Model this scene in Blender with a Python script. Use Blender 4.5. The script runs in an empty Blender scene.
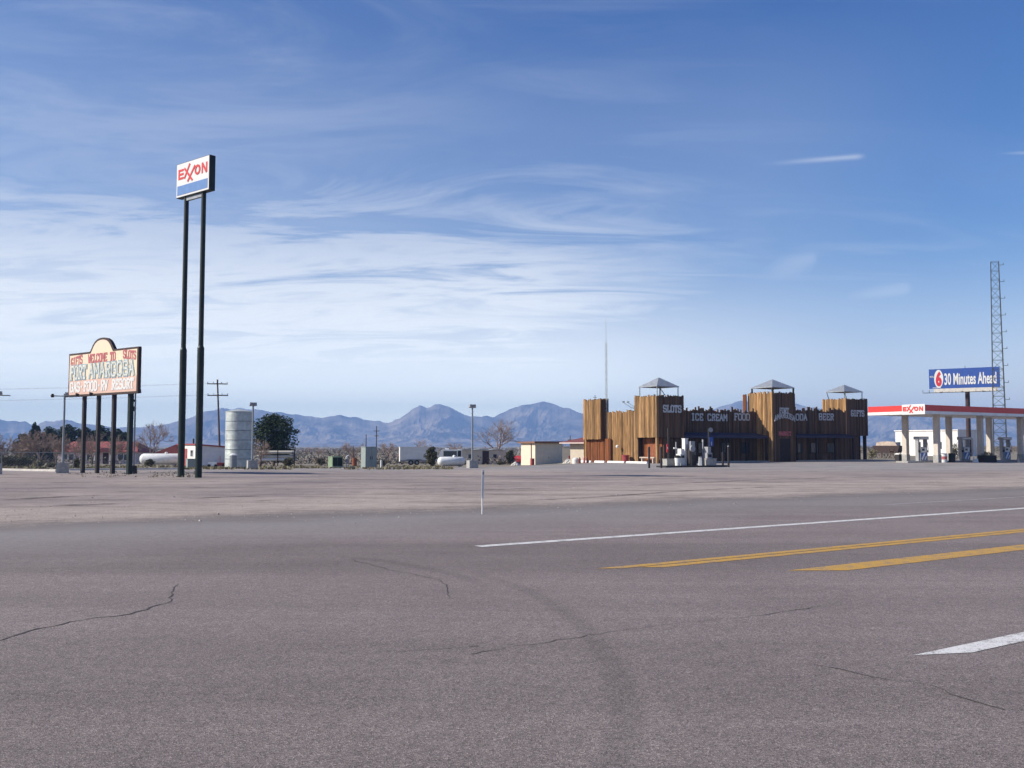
import bpy, math, random
import numpy as np
from mathutils import Vector, Matrix, noise as mnoise
random.seed(7)
S = bpy.context.scene
COL = S.collection
PI = math.pi

# ------------------------------------------------------------------ camera geometry
F = 995.0; EYE = 1.7; PITCH = math.atan(62.0 / F)
cp, sp = math.cos(PITCH), math.sin(PITCH)
def P(px, py, Y):
    a = (px - 512.0) / F; b = (384.0 - py) / F
    t = Y / (cp - b * sp)
    return Vector((a * t, Y, EYE + (sp + b * cp) * t))
def ZZ(py, Y): return P(512, py, Y).z
def XX(px, Y, py=446.0): return P(px, py, Y).x
def ground_z(x, y):
    d = min(max((y - 74.0) / 126.0, 0.0), 1.0)
    m = min(max((10.0 - x) / 6.0, 0.0), 1.0); m = m * m * (3 - 2 * m)
    return -1.83 * d * m
def G(px, py):
    a = (px - 512.0) / F; b = (384.0 - py) / F
    dz = sp + b * cp; t = -EYE / dz
    return Vector((a * t, (cp - b * sp) * t, 0))
def at(px, Y):
    x = XX(px, Y); return Vector((x, Y, ground_z(x, Y)))
U = Vector((0.83, 0.558, 0)).normalized(); N = Vector((-U.y, U.x, 0))
RU = Vector((0.815, 0.580, 0)).normalized(); RN = Vector((-RU.y, RU.x, 0))
ANG = math.atan2(U.y, U.x)

# ------------------------------------------------------------------ materials
def new_mat(name):
    m = bpy.data.materials.new(name); m.use_nodes = True
    nt = m.node_tree; b = nt.nodes['Principled BSDF']
    return m, nt, b
def nd(nt, t, **k):
    n = nt.nodes.new(t)
    for a, v in k.items(): setattr(n, a, v)
    return n
def lk(nt, a, b): nt.links.new(a, b)
def mixrgb(nt, blend, fac, a, b):
    n = nd(nt, 'ShaderNodeMix', data_type='RGBA', blend_type=blend)
    for i, v in ((0, fac), (6, a), (7, b)):
        if isinstance(v, (int, float)): n.inputs[i].default_value = v
        elif isinstance(v, tuple): n.inputs[i].default_value = (*v, 1) if len(v) == 3 else v
        else: lk(nt, v, n.inputs[i])
    return n.outputs[2]
def math_(nt, op, a, b=None, clamp=False):
    n = nd(nt, 'ShaderNodeMath', operation=op); n.use_clamp = clamp
    for i, v in ((0, a), (1, b)):
        if v is None: continue
        if isinstance(v, (int, float)): n.inputs[i].default_value = v
        else: lk(nt, v, n.inputs[i])
    return n.outputs[0]
def coords(nt, scale=(1, 1, 1), rot=0.0):
    tc = nd(nt, 'ShaderNodeTexCoord'); mp = nd(nt, 'ShaderNodeMapping')
    mp.inputs['Scale'].default_value = scale; mp.inputs['Rotation'].default_value = (0, 0, rot)
    lk(nt, tc.outputs['Object'], mp.inputs[0]); return mp.outputs[0]
def noise(nt, vec, scale, detail=4, rough=0.55, dist=0.0):
    n = nd(nt, 'ShaderNodeTexNoise'); n.inputs['Scale'].default_value = scale
    n.inputs['Detail'].default_value = detail; n.inputs['Roughness'].default_value = rough
    n.inputs['Distortion'].default_value = dist
    lk(nt, vec, n.inputs['Vector']); return n.outputs[0]
def ramp(nt, fac, *stops):
    r = nd(nt, 'ShaderNodeValToRGB'); e = r.color_ramp.elements
    while len(e) < len(stops): e.new(0.5)
    for el, (p, c) in zip(e, stops):
        el.position = p; el.color = (c, c, c, 1) if isinstance(c, (int, float)) else (*c, 1)
    lk(nt, fac, r.inputs[0]); return r.outputs[0]
def mrange_(nt, v, a, b):
    n = nd(nt, 'ShaderNodeMapRange', interpolation_type='SMOOTHSTEP'); lk(nt, v, n.inputs[0]); n.inputs[1].default_value = a; n.inputs[2].default_value = b
    return n.outputs[0]
def bump(nt, b, h, s, d=0.02):
    n = nd(nt, 'ShaderNodeBump'); n.inputs['Strength'].default_value = s; n.inputs['Distance'].default_value = d
    lk(nt, h, n.inputs['Height']); lk(nt, n.outputs[0], b.inputs['Normal'])

def mat(name, col, rough=0.75, var=0.25, scale=6.0, metal=0.0, stretch=(1, 1, 1), tone=False, bmp=0.0, spec=0.3, dirt=None):
    m, nt, b = new_mat(name)
    v = coords(nt, stretch)
    n = noise(nt, v, scale, 5, 0.6)
    f = ramp(nt, n, (0.3, 1 - var), (0.7, 1 + var * 0.6))
    c = mixrgb(nt, 'MULTIPLY', 1.0, col, f)
    if dirt:
        n2 = ramp(nt, noise(nt, v, scale * 0.35, 6, 0.65), (0.5, 0.0), (0.68, 0.6))
        c = mixrgb(nt, 'MIX', n2, c, dirt)
    if tone:
        at_ = nd(nt, 'ShaderNodeAttribute', attribute_name='tone')
        c = mixrgb(nt, 'MULTIPLY', 1.0, c, at_.outputs['Color'])
    lk(nt, c, b.inputs['Base Color'])
    b.inputs['Roughness'].default_value = rough; b.inputs['Metallic'].default_value = metal
    b.inputs['Specular IOR Level'].default_value = spec
    if bmp: bump(nt, b, n, bmp)
    return m

M = {}
M['dark_green_steel'] = mat('dark_green_steel', (0.010, 0.020, 0.018), 0.5, 0.3, 3, dirt=(0.04, 0.04, 0.03))
M['dark_steel'] = mat('dark_steel', (0.035, 0.03, 0.03), 0.55, 0.3, 5)
M['brown_paint'] = mat('brown_paint', (0.05, 0.028, 0.024), 0.6, 0.3, 4)
M['grey_steel'] = mat('grey_steel', (0.26, 0.28, 0.30), 0.5, 0.2, 4, metal=0.4)
M['galv'] = mat('galvanised', (0.50, 0.54, 0.53), 0.5, 0.3, 2, metal=0.3, dirt=(0.40, 0.40, 0.37))
M['tower_steel'] = mat('tower_steel', (0.045, 0.05, 0.055), 0.6, 0.2, 4)
M['white_paint'] = mat('white_paint', (0.78, 0.78, 0.76), 0.45, 0.1, 3, dirt=(0.6, 0.55, 0.48))
M['white_sign'] = mat('white_sign', (0.70, 0.69, 0.67), 0.35, 0.05, 2)
M['white_text'] = mat('white_lettering', (0.50, 0.52, 0.53), 0.5, 0.15, 4)
M['sign_red'] = mat('sign_red', (0.62, 0.05, 0.045), 0.4, 0.12, 3)
M['faded_red'] = mat('faded_red', (0.50, 0.15, 0.16), 0.6, 0.25, 5)
M['sign_blue'] = mat('sign_blue', (0.12, 0.23, 0.47), 0.4, 0.1, 3)
M['board_blue'] = mat('board_blue', (0.035, 0.085, 0.32), 0.5, 0.12, 1.2)
M['logo_red'] = mat('logo_red', (0.55, 0.03, 0.05), 0.5, 0.1, 2)
M['cream'] = mat('cream_board', (0.78, 0.645, 0.46), 0.6, 0.08, 0.9, dirt=(0.76, 0.56, 0.47))
M['pink_board'] = mat('pink_board', (0.66, 0.44, 0.36), 0.6, 0.08, 0.9, dirt=(0.66, 0.50, 0.40))
M['teal_text'] = mat('teal_lettering', (0.33, 0.42, 0.47), 0.6, 0.35, 6)
M['pale_text'] = mat('pale_lettering', (0.62, 0.63, 0.57), 0.6, 0.3, 5)
M['concrete'] = mat('concrete', (0.36, 0.35, 0.33), 0.85, 0.3, 5, bmp=0.2)
M['pale_concrete'] = mat('pale_concrete', (0.62, 0.58, 0.53), 0.85, 0.2, 2)
M['column'] = mat('cream_column', (0.55, 0.49, 0.43), 0.8, 0.15, 4)
M['red_roof'] = mat('red_roof', (0.30, 0.085, 0.08), 0.8, 0.25, 4, stretch=(1, 6, 1))
M['maroon'] = mat('maroon_roof', (0.17, 0.055, 0.055), 0.8, 0.2, 4)
M['brown_roof'] = mat('brown_roof', (0.23, 0.12, 0.08), 0.8, 0.2, 4)
M['tan_wall'] = mat('tan_wall', (0.50, 0.43, 0.35), 0.85, 0.12, 2)
M['pink_wall'] = mat('pink_wall', (0.62, 0.50, 0.47), 0.85, 0.12, 2)
M['cream_wall'] = mat('cream_wall', (0.70, 0.62, 0.49), 0.8, 0.1, 2, dirt=(0.62, 0.54, 0.42))
M['beige_wall'] = mat('beige_wall', (0.56, 0.51, 0.42), 0.8, 0.12, 2, dirt=(0.5, 0.42, 0.34))
M['white_wall'] = mat('white_wall', (0.74, 0.72, 0.70), 0.75, 0.1, 2, dirt=(0.62, 0.55, 0.5))
M['red_trim'] = mat('red_trim', (0.33, 0.06, 0.06), 0.6, 0.2, 4)
M['glass'] = mat('dark_glass', (0.03, 0.04, 0.05), 0.12, 0.2, 2, spec=0.6)
M['rust'] = mat('rust', (0.26, 0.09, 0.045), 0.8, 0.4, 6)
M['rubber'] = mat('rubber', (0.02, 0.02, 0.02), 0.8, 0.2, 6)
M['green_box'] = mat('green_enamel', (0.22, 0.29, 0.19), 0.55, 0.15, 4)
M['grey_green'] = mat('grey_green_enamel', (0.27, 0.31, 0.30), 0.5, 0.12, 3, dirt=(0.24, 0.27, 0.25))
M['car_red'] = mat('car_red', (0.5, 0.04, 0.05), 0.3, 0.05, 2, spec=0.5)
M['car_silver'] = mat('car_silver', (0.55, 0.55, 0.55), 0.3, 0.05, 2, metal=0.4)
M['wood_pole'] = mat('weathered_pole', (0.11, 0.075, 0.06), 0.85, 0.35, 8, stretch=(1, 1, 0.15))
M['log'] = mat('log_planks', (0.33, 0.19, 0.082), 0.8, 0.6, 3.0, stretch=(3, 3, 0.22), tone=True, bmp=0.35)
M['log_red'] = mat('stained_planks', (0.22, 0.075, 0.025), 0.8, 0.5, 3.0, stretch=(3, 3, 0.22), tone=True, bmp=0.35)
M['log_shaded'] = mat('shaded_planks', (0.12, 0.072, 0.044), 0.85, 0.4, 3.0, stretch=(3, 3, 0.22), tone=True, bmp=0.35)  # darker copy of the planks for faces away from the sun, shade in the colour
M['tin'] = mat('tin_roof', (0.40, 0.42, 0.44), 0.5, 0.2, 3, metal=0.5)
M['awning'] = mat('awning_blue', (0.045, 0.042, 0.075), 0.8, 0.2, 3)
M['interior'] = mat('dark_wood', (0.035, 0.026, 0.022), 0.9, 0.3, 3)
M['canvas'] = mat('canvas', (0.55, 0.44, 0.36), 0.9, 0.3, 3)
M['pump_blue'] = mat('pump_blue', (0.05, 0.16, 0.5), 0.4, 0.1, 4)
M['pump_grey'] = mat('pump_grey', (0.32, 0.32, 0.33), 0.5, 0.15, 4)
M['twig'] = mat('twigs', (0.27, 0.20, 0.17), 0.9, 0.25, 3, tone=True)
M['trunk'] = mat('bark', (0.14, 0.105, 0.085), 0.9, 0.3, 6)
def leafmat(name, col):
    m, nt, b = new_mat(name)
    a = nd(nt, 'ShaderNodeAttribute', attribute_name='tone')
    lk(nt, mixrgb(nt, 'MULTIPLY', 1.0, col, a.outputs['Color']), b.inputs['Base Color'])
    b.inputs['Roughness'].default_value = 0.75; b.inputs['Specular IOR Level'].default_value = 0.15
    return m
M['leaf_dark'] = leafmat('evergreen_leaf', (0.042, 0.062, 0.028))
M['leaf_olive'] = leafmat('olive_leaf', (0.12, 0.12, 0.045))
M['leaf_bush'] = leafmat('bush_leaf', (0.10, 0.095, 0.058))
M['scrub'] = leafmat('scrub_leaf', (0.175, 0.15, 0.11))
M['grass'] = leafmat('dry_grass', (0.22, 0.19, 0.115))

# ------------------------------------------------------------------ mesh builder
class MB:
    def __init__(s): s.v = []; s.f = []; s.mi = []; s.t = []; s.cur = 0; s.tone = 1.0
    def add(s, vs, fs, mi=None, tone=None):
        o = len(s.v); s.v.extend([tuple(x) for x in vs])
        for f in fs:
            s.f.append([o + i for i in f]); s.mi.append(s.cur if mi is None else mi); s.t.append(s.tone if tone is None else tone)
    def box(s, c, d, rz=0.0, top=(1, 1), mi=None, tone=None, tilt=None):
        x, y, z = d[0] / 2, d[1] / 2, d[2] / 2; vs = []
        ca, sa = math.cos(rz), math.sin(rz)
        for k in (-1, 1):
            tx, ty = top if k > 0 else (1, 1)
            for i, j in ((-1, -1), (1, -1), (1, 1), (-1, 1)):
                p = Vector((i * x * tx, j * y * ty, k * z))
                if tilt is not None: p = tilt @ p
                vs.append((c[0] + p.x * ca - p.y * sa, c[1] + p.x * sa + p.y * ca, c[2] + p.z))
        s.add(vs, [(3, 2, 1, 0), (4, 5, 6, 7), (0, 1, 5, 4), (1, 2, 6, 5), (2, 3, 7, 6), (3, 0, 4, 7)], mi, tone)
    def bx(s, x0, x1, y0, y1, z0, z1, **k): s.box(((x0 + x1) / 2, (y0 + y1) / 2, (z0 + z1) / 2), (x1 - x0, y1 - y0, z1 - z0), **k)
    def tube(s, p, q, r0, r1=None, n=10, cap=True, mi=None, tone=None):
        p, q = Vector(p), Vector(q); r1 = r0 if r1 is None else r1
        d = (q - p); 
        if d.length < 1e-6: return
        d.normalize()
        a = d.orthogonal().normalized(); b = d.cross(a); vs = []
        for c, r in ((p, r0), (q, r1)):
            for i in range(n):
                t = 2 * PI * i / n; vs.append(c + a * (r * math.cos(t)) + b * (r * math.sin(t)))
        fs = [(i, (i + 1) % n, n + (i + 1) % n, n + i) for i in range(n)]
        if cap: fs += [tuple(range(n - 1, -1, -1)), tuple(range(n, 2 * n))]
        s.add(vs, fs, mi, tone)
    def lathe(s, c, axis, prof, n=20, mi=None):
        axis = Vector(axis).normalized(); a = axis.orthogonal().normalized(); b = axis.cross(a); c = Vector(c); vs = []
        for h, r in prof:
            for i in range(n):
                t = 2 * PI * i / n; vs.append(c + axis * h + a * (r * math.cos(t)) + b * (r * math.sin(t)))
        fs = []
        for k in range(len(prof) - 1):
            for i in range(n): fs.append((k * n + i, k * n + (i + 1) % n, (k + 1) * n + (i + 1) % n, (k + 1) * n + i))
        fs += [tuple(range(n - 1, -1, -1)), tuple(range((len(prof) - 1) * n, len(prof) * n))]
        s.add(vs, fs, mi)
    def prism(s, pts, y0, y1, mi=None):          # outline in x,z extruded along y
        n = len(pts); vs = [(x, y0, z) for x, z in pts] + [(x, y1, z) for x, z in pts]
        s.add(vs, [tuple(range(n)), tuple(range(2 * n - 1, n - 1, -1))] + [((i + 1) % n, i, n + i, n + (i + 1) % n) for i in range(n)], mi)
    def text(s, txt, o, xd, ud, h, w=None, off=0.0, ext=0.01, mi=None):
        vs, fs = text_mesh(txt, off)
        xs = [v[0] for v in vs]; ys = [v[1] for v in vs]
        sx = h / (max(ys) - min(ys)); x0, y0 = min(xs), min(ys)
        kx = sx if w is None else w / (max(xs) - x0)
        xd, ud, o = Vector(xd), Vector(ud), Vector(o); nn = xd.cross(ud)
        s.add([o + xd * ((v[0] - x0) * kx) + ud * ((v[1] - y0) * sx) + nn * (v[2] * ext) for v in vs], fs, mi)
    def strokes(s, txt, o, xd, ud, h, w, th, depth=0.03, mi=None, curve=None, slab=True):
        xd, ud, o = Vector(xd), Vector(ud), Vector(o); nn = xd.cross(ud)
        n = len(txt); adv = w / (n - 0.2); gw = adv * 0.72; k = 0
        for ci, ch in enumerate(txt):
            for line in GL.get(ch, []):
                pts = [Vector((p[0] / 4 * gw + ci * adv, p[1] / 6 * h)) for p in line]
                if curve: pts = [Vector((p.x, p.y + curve(p.x / w))) for p in pts]
                for a, b in zip(pts, pts[1:]):
                    d = (b - a).normalized(); e = Vector((-d.y, d.x)) * th / 2; d = d * th * 0.4
                    q = [a - d - e, b + d - e, b + d + e, a - d + e]; k += 1
                    z1 = depth + 0.0012 * (k % 9)
                    lo = [o + xd * p.x + ud * p.y for p in q]; hi = [p + nn * z1 for p in lo]
                    s.add(lo + hi, [(4, 5, 6, 7), (0, 1, 5, 4), (1, 2, 6, 5), (2, 3, 7, 6), (3, 0, 4, 7)], mi)
    def build(s, name, mats, parent=None, smooth=False, loc=None, rz=0.0):
        if not isinstance(mats, (list, tuple)): mats = [mats]
        me = bpy.data.meshes.new(name); me.from_pydata(s.v, [], s.f); 
        for m in mats: me.materials.append(M[m] if isinstance(m, str) else m)
        me.polygons.foreach_set('material_index', s.mi)
        ca = me.color_attributes.new('tone', 'FLOAT_COLOR', 'CORNER')
        lt = np.array([len(f) for f in s.f]); tt = np.array([x if isinstance(x, tuple) else (x, x, x) for x in s.t], dtype=np.float32)
        arr = np.ones((int(lt.sum()), 4), np.float32); arr[:, :3] = np.repeat(tt, lt, axis=0)
        ca.data.foreach_set('color', arr.ravel())
        if smooth: me.polygons.foreach_set('use_smooth', [True] * len(me.polygons))
        me.update(); o = bpy.data.objects.new(name, me); COL.objects.link(o)
        if parent: o.parent = parent
        if loc is not None: o.location = loc
        o.rotation_euler = (0, 0, rz); return o
TXT = {}
def text_mesh(txt, off):
    if (txt, off) in TXT: return TXT[(txt, off)]
    c = bpy.data.curves.new('lettering', 'FONT'); c.body = txt; c.size = 1; c.offset = off; c.extrude = 0.5; c.resolution_u = 4
    o = bpy.data.objects.new('lettering', c); COL.objects.link(o)
    me = o.evaluated_get(bpy.context.evaluated_depsgraph_get()).to_mesh()
    r = ([tuple(v.co) for v in me.vertices], [tuple(p.vertices) for p in me.polygons])
    bpy.data.objects.remove(o); bpy.data.curves.remove(c); TXT[(txt, off)] = r; return r
O8 = [(1, 0), (3, 0), (4, 1), (4, 5), (3, 6), (1, 6), (0, 5), (0, 1), (1, 0)]
GL = {'S': [[(4, 4.8), (3.4, 6), (.6, 6), (0, 5.2), (0, 3.8), (.6, 3.1), (3.4, 2.9), (4, 2.2), (4, .8), (3.4, 0), (.6, 0), (0, 1.2)]],
 'L': [[(.7, 6), (.7, 0), (4, 0), (4, 1.2)], [(0, 6), (1.5, 6)]], 'O': [O8], 'T': [[(0, 5), (0, 6), (4, 6), (4, 5)], [(2, 6), (2, 0)], [(1.2, 0), (2.8, 0)]],
 'I': [[(2, 0), (2, 6)], [(1, 0), (3, 0)], [(1, 6), (3, 6)]], 'C': [[(4, 4.8), (3.3, 6), (.7, 6), (0, 5), (0, 1), (.7, 0), (3.3, 0), (4, 1.2)]],
 'E': [[(4, 5), (4, 6), (.6, 6), (.6, 0), (4, 0), (4, 1)], [(.6, 3), (3, 3)]], 'R': [[(.6, 0), (.6, 6), (3.2, 6), (4, 5.2), (4, 4), (3.2, 3.2), (.6, 3.2)], [(2, 3.2), (4, 0)], [(0, 0), (1.3, 0)]],
 'A': [[(0, 0), (2, 6), (4, 0)], [(.8, 2.2), (3.2, 2.2)]], 'M': [[(0, 0), (0, 6), (2, 2.5), (4, 6), (4, 0)]],
 'F': [[(4, 5), (4, 6), (.6, 6), (.6, 0)], [(.6, 3.2), (3, 3.2)], [(0, 0), (1.4, 0)]], 'D': [[(.4, 0), (.4, 6), (3, 6), (4, 5), (4, 1), (3, 0), (.4, 0)]],
 'B': [[(.4, 0), (.4, 6), (3.2, 6), (3.8, 5.3), (3.8, 3.9), (3.2, 3.2), (.4, 3.2)], [(3.2, 3.2), (4, 2.4), (4, .8), (3.2, 0), (.4, 0)]],
 'G': [[(4, 4.8), (3.3, 6), (.7, 6), (0, 5), (0, 1), (.7, 0), (3.3, 0), (4, 1.2), (4, 2.8), (2.4, 2.8)]],
 'W': [[(0, 6), (1, 0), (2, 4), (3, 0), (4, 6)]], 'V': [[(0, 6), (2, 0), (4, 6)]], 'K': [[(.4, 0), (.4, 6)], [(4, 6), (.4, 2.8)], [(1.6, 3.6), (4, 0)]],
 'N': [[(0, 0), (0, 6), (4, 0), (4, 6)]], '.': [[(1.5, 3), (2.5, 3)]]}

def tag(o, label, cat, group=None, kind=None):
    o['label'] = label; o['category'] = cat
    if group: o['group'] = group
    if kind: o['kind'] = kind
    return o
def thing(name, label, cat, loc, rz=0.0, group=None):
    o = bpy.data.objects.new(name, None); COL.objects.link(o); o.empty_display_size = 0.3
    o.location = loc; o.rotation_euler = (0, 0, rz); return tag(o, label, cat, group)
def dup(o, label=None, loc=None, rz=None):
    def rec(a, par):
        c = a.copy(); COL.objects.link(c)
        if par: c.parent = par
        for ch in list(a.children): rec(ch, c)
        return c
    r = rec(o, None)
    if label: r['label'] = label
    if loc is not None: r.location = loc
    if rz is not None: r.rotation_euler = (0, 0, rz)
    return r
def struct(o, kind='structure'): o['kind'] = kind; return o

# ------------------------------------------------------------------ ground
def grid_axis(lo, hi, fine_lo, fine_hi, step):
    a = list(np.arange(fine_lo, fine_hi + 0.01, step))
    e, x = step, fine_hi
    while x < hi: e *= 1.5; x = min(x + e, hi); a.append(x)
    e, x = step, fine_lo; pre = []
    while x > lo: e *= 1.5; x = max(x - e, lo); pre.append(x)
    return pre[::-1] + a
gx = grid_axis(-8500, 8500, -130, 130, 4.0); gy = grid_axis(-8500, 8500, -20, 230, 4.0)
gm = MB(); nx = len(gx)
gm.v = [(x, y, ground_z(x, y)) for y in gy for x in gx]
for j in range(len(gy) - 1):
    for i in range(nx - 1):
        gm.f.append([j * nx + i, j * nx + i + 1, (j + 1) * nx + i + 1, (j + 1) * nx + i]); gm.mi.append(0); gm.t.append(1.0)
def ground_material():
    m, nt, b = new_mat('desert_ground'); v = coords(nt)
    n1 = noise(nt, v, 0.05, 6, 0.6); n2 = noise(nt, v, 1.2, 6, 0.65); n3 = noise(nt, v, 40, 3, 0.6)
    c = mixrgb(nt, 'MIX', ramp(nt, n1, (0.35, 0.0), (0.65, 1.0)), (0.27, 0.225, 0.185), (0.22, 0.20, 0.15))
    c = mixrgb(nt, 'MULTIPLY', 1.0, c, ramp(nt, n2, (0.3, 0.75), (0.7, 1.15)))
    c = mixrgb(nt, 'MULTIPLY', 1.0, c, ramp(nt, n3, (0.3, 0.8), (0.7, 1.15)))
    lk(nt, c, b.inputs['Base Color']); b.inputs['Roughness'].default_value = 0.95; b.inputs['Specular IOR Level'].default_value = 0.1
    bump(nt, b, n2, 0.4, 0.05); return m
M['ground'] = ground_material()
struct(gm.build('ground', 'ground'))

def perp_dist(nt):      # metres from the camera's side across the road, in world/object coordinates
    tc = nd(nt, 'ShaderNodeTexCoord'); sx = nd(nt, 'ShaderNodeSeparateXYZ'); lk(nt, tc.outputs['Object'], sx.inputs[0])
    return math_(nt, 'ADD', math_(nt, 'MULTIPLY', sx.outputs[0], RN.x), math_(nt, 'MULTIPLY', sx.outputs[1], RN.y)), sx
def lot_material():
    m, nt, b = new_mat('gravel_lot'); v = coords(nt); vs = coords(nt, (0.6, 1.1, 1), 0.3)
    vr = coords(nt, (0.08, 1.0, 1), -math.atan2(RU.y, RU.x) + 0.25)
    n1 = noise(nt, v, 0.085, 7, 0.66, 0.6); n2 = noise(nt, vr, 0.75, 6, 0.65, 0.5); n3 = noise(nt, v, 22, 4, 0.7)
    n4 = noise(nt, v, 2.0, 5, 0.65); n5 = noise(nt, vs, 0.45, 6, 0.62, 0.8)
    c = mixrgb(nt, 'MIX', ramp(nt, n1, (0.38, 0.0), (0.62, 1.0)), (0.305, 0.262, 0.243), (0.215, 0.186, 0.184))
    pd, sx = perp_dist(nt)
    dust = ramp(nt, math_(nt, 'ADD', math_(nt, 'MULTIPLY', math_(nt, 'SUBTRACT', pd, 17.0), 1 / 40.0), math_(nt, 'MULTIPLY', math_(nt, 'SUBTRACT', n1, 0.5), 0.35)),
                (0.0, 0.4), (0.10, 1.0), (0.30, 0.75), (0.42, 0.0))
    c = mixrgb(nt, 'MIX', math_(nt, 'MULTIPLY', dust, 0.7), c, (0.345, 0.296, 0.268))
    pav = ramp(nt, math_(nt, 'ADD', math_(nt, 'MULTIPLY', math_(nt, 'SUBTRACT', sx.outputs[1], 52.0), 1 / 40.0), math_(nt, 'MULTIPLY', math_(nt, 'SUBTRACT', n1, 0.5), 0.5)),
               (0.25, 0.0), (0.6, 1.0))
    c = mixrgb(nt, 'MIX', math_(nt, 'MULTIPLY', pav, 0.75), c, (0.265, 0.255, 0.255))
    c = mixrgb(nt, 'MULTIPLY', 1.0, c, ramp(nt, n2, (0.33, 0.76), (0.48, 1.0), (0.7, 1.08)))
    c = mixrgb(nt, 'MULTIPLY', 1.0, c, ramp(nt, n5, (0.32, 0.68), (0.47, 0.99), (0.72, 1.10)))
    c = mixrgb(nt, 'MULTIPLY', 1.0, c, ramp(nt, n4, (0.3, 0.82), (0.7, 1.12)))
    c = mixrgb(nt, 'MULTIPLY', 1.0, c, ramp(nt, n3, (0.32, 0.6), (0.68, 1.3)))
    c = mixrgb(nt, 'MULTIPLY', 1.0, c, (1.20, 1.165, 1.13))
    lk(nt, c, b.inputs['Base Color']); b.inputs['Roughness'].default_value = 0.93; b.inputs['Specular IOR Level'].default_value = 0.12
    bump(nt, b, mixrgb(nt, 'ADD', 0.5, n3, n4), 0.5, 0.03); return m
M['lot'] = lot_material()
def rough_poly(pts, jit, step, seed):
    rnd = random.Random(seed); out = []
    for a, b in zip(pts, pts[1:] + pts[:1]):
        a, b = Vector(a), Vector(b); n = max(1, int((b - a).length / step)); d = (b - a).normalized(); e = Vector((-d.y, d.x))
        for i in range(n): out.append(a + (b - a) * (i / n) + e * rnd.uniform(-jit, jit))
    return out
def sheet(name, pts, z, m):
    mb = MB(); mb.add([(p[0], p[1], z) for p in pts], [tuple(range(len(pts)))]); return struct(mb.build(name, m))
q = lambda al, pe: (RU.x * al + RN.x * pe, RU.y * al + RN.y * pe)
sheet('gravel_lot', rough_poly([q(-110, 12), q(190, 12), (175, 150), (60, 128), (13, 109), (10, 104), (0, 82), (-20, 75.0), (-38, 71.5), (-90, 70)], 0.5, 2.0, 3), 0.004, 'lot')

def road_material():
    m, nt, b = new_mat('road_asphalt'); v = coords(nt); vr = coords(nt, (0.05, 1.0, 1), -math.atan2(RU.y, RU.x))
    vo = nd(nt, 'ShaderNodeTexVoronoi'); vo.inputs['Scale'].default_value = 105; lk(nt, v, vo.inputs['Vector'])
    sc = nd(nt, 'ShaderNodeSeparateColor'); lk(nt, vo.outputs['Color'], sc.inputs[0])
    n1 = noise(nt, v, 0.25, 6, 0.6); n2 = noise(nt, vr, 0.9, 5, 0.6); n3 = noise(nt, v, 7, 5, 0.7); n4 = noise(nt, v, 190, 2, 0.6)
    c = mixrgb(nt, 'MIX', ramp(nt, n1, (0.35, 0.0), (0.65, 1.0)), (0.168, 0.141, 0.139), (0.194, 0.165, 0.162))
    c = mixrgb(nt, 'MULTIPLY', 1.0, c, ramp(nt, sc.outputs[0], (0.0, 0.5), (0.3, 0.84), (0.75, 1.12), (1.0, 1.75)))
    c = mixrgb(nt, 'MULTIPLY', 1.0, c, ramp(nt, n4, (0.3, 0.72), (0.7, 1.25)))
    c = mixrgb(nt, 'MULTIPLY', 1.0, c, ramp(nt, n2, (0.3, 0.88), (0.7, 1.08)))
    c = mixrgb(nt, 'MULTIPLY', 1.0, c, ramp(nt, n3, (0.3, 0.86), (0.7, 1.1)))
    n6 = noise(nt, vr, 0.28, 4, 0.5); n7 = noise(nt, v, 0.9, 6, 0.7, 1.2)
    c = mixrgb(nt, 'MULTIPLY', 1.0, c, ramp(nt, n6, (0.35, 0.86), (0.55, 1.04), (0.7, 1.1)))
    c = mixrgb(nt, 'MULTIPLY', 1.0, c, ramp(nt, n7, (0.22, 0.66), (0.34, 0.98), (0.7, 1.06)))
    c = mixrgb(nt, 'MULTIPLY', 1.0, c, (1.16, 1.14, 1.10))
    pd, sx = perp_dist(nt)
    ed = ramp(nt, math_(nt, 'ADD', math_(nt, 'MULTIPLY', math_(nt, 'SUBTRACT', pd, 14.0), 1 / 10.0), math_(nt, 'MULTIPLY', math_(nt, 'SUBTRACT', n1, 0.5), 0.5)),
              (0.15, 0.0), (0.65, 0.85))
    c = mixrgb(nt, 'MIX', ed, c, mixrgb(nt, 'MULTIPLY', 1.0, (0.245, 0.222, 0.218), ramp(nt, n3, (0.3, 0.8), (0.7, 1.15))))
    al = math_(nt, 'ADD', math_(nt, 'MULTIPLY', sx.outputs[0], RU.x), math_(nt, 'MULTIPLY', sx.outputs[1], RU.y))
    ee = math_(nt, 'ADD', pd, math_(nt, 'MULTIPLY', math_(nt, 'MINIMUM', math_(nt, 'SUBTRACT', al, 3.3), 30.0), 0.09))
    ee = math_(nt, 'ADD', ee, math_(nt, 'MULTIPLY', math_(nt, 'SUBTRACT', n1, 0.5), 5.0))
    ee = math_(nt, 'ADD', ee, math_(nt, 'MULTIPLY', math_(nt, 'SUBTRACT', n3, 0.5), 3.0))
    lk(nt, mrange_(nt, ee, 26.2, 21.0), b.inputs['Alpha'])
    lk(nt, c, b.inputs['Base Color']); b.inputs['Roughness'].default_value = 0.85; b.inputs['Specular IOR Level'].default_value = 0.2
    bump(nt, b, vo.outputs['Distance'], 0.6, 0.006); return m
M['asphalt'] = road_material()
sheet('road', rough_poly([q(-120, -9), q(260, -9), q(260, 23), q(30, 23), q(8, 25), q(-14, 28), q(-120, 32)], 0.45, 0.8, 5), 0.008, 'asphalt')
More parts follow.
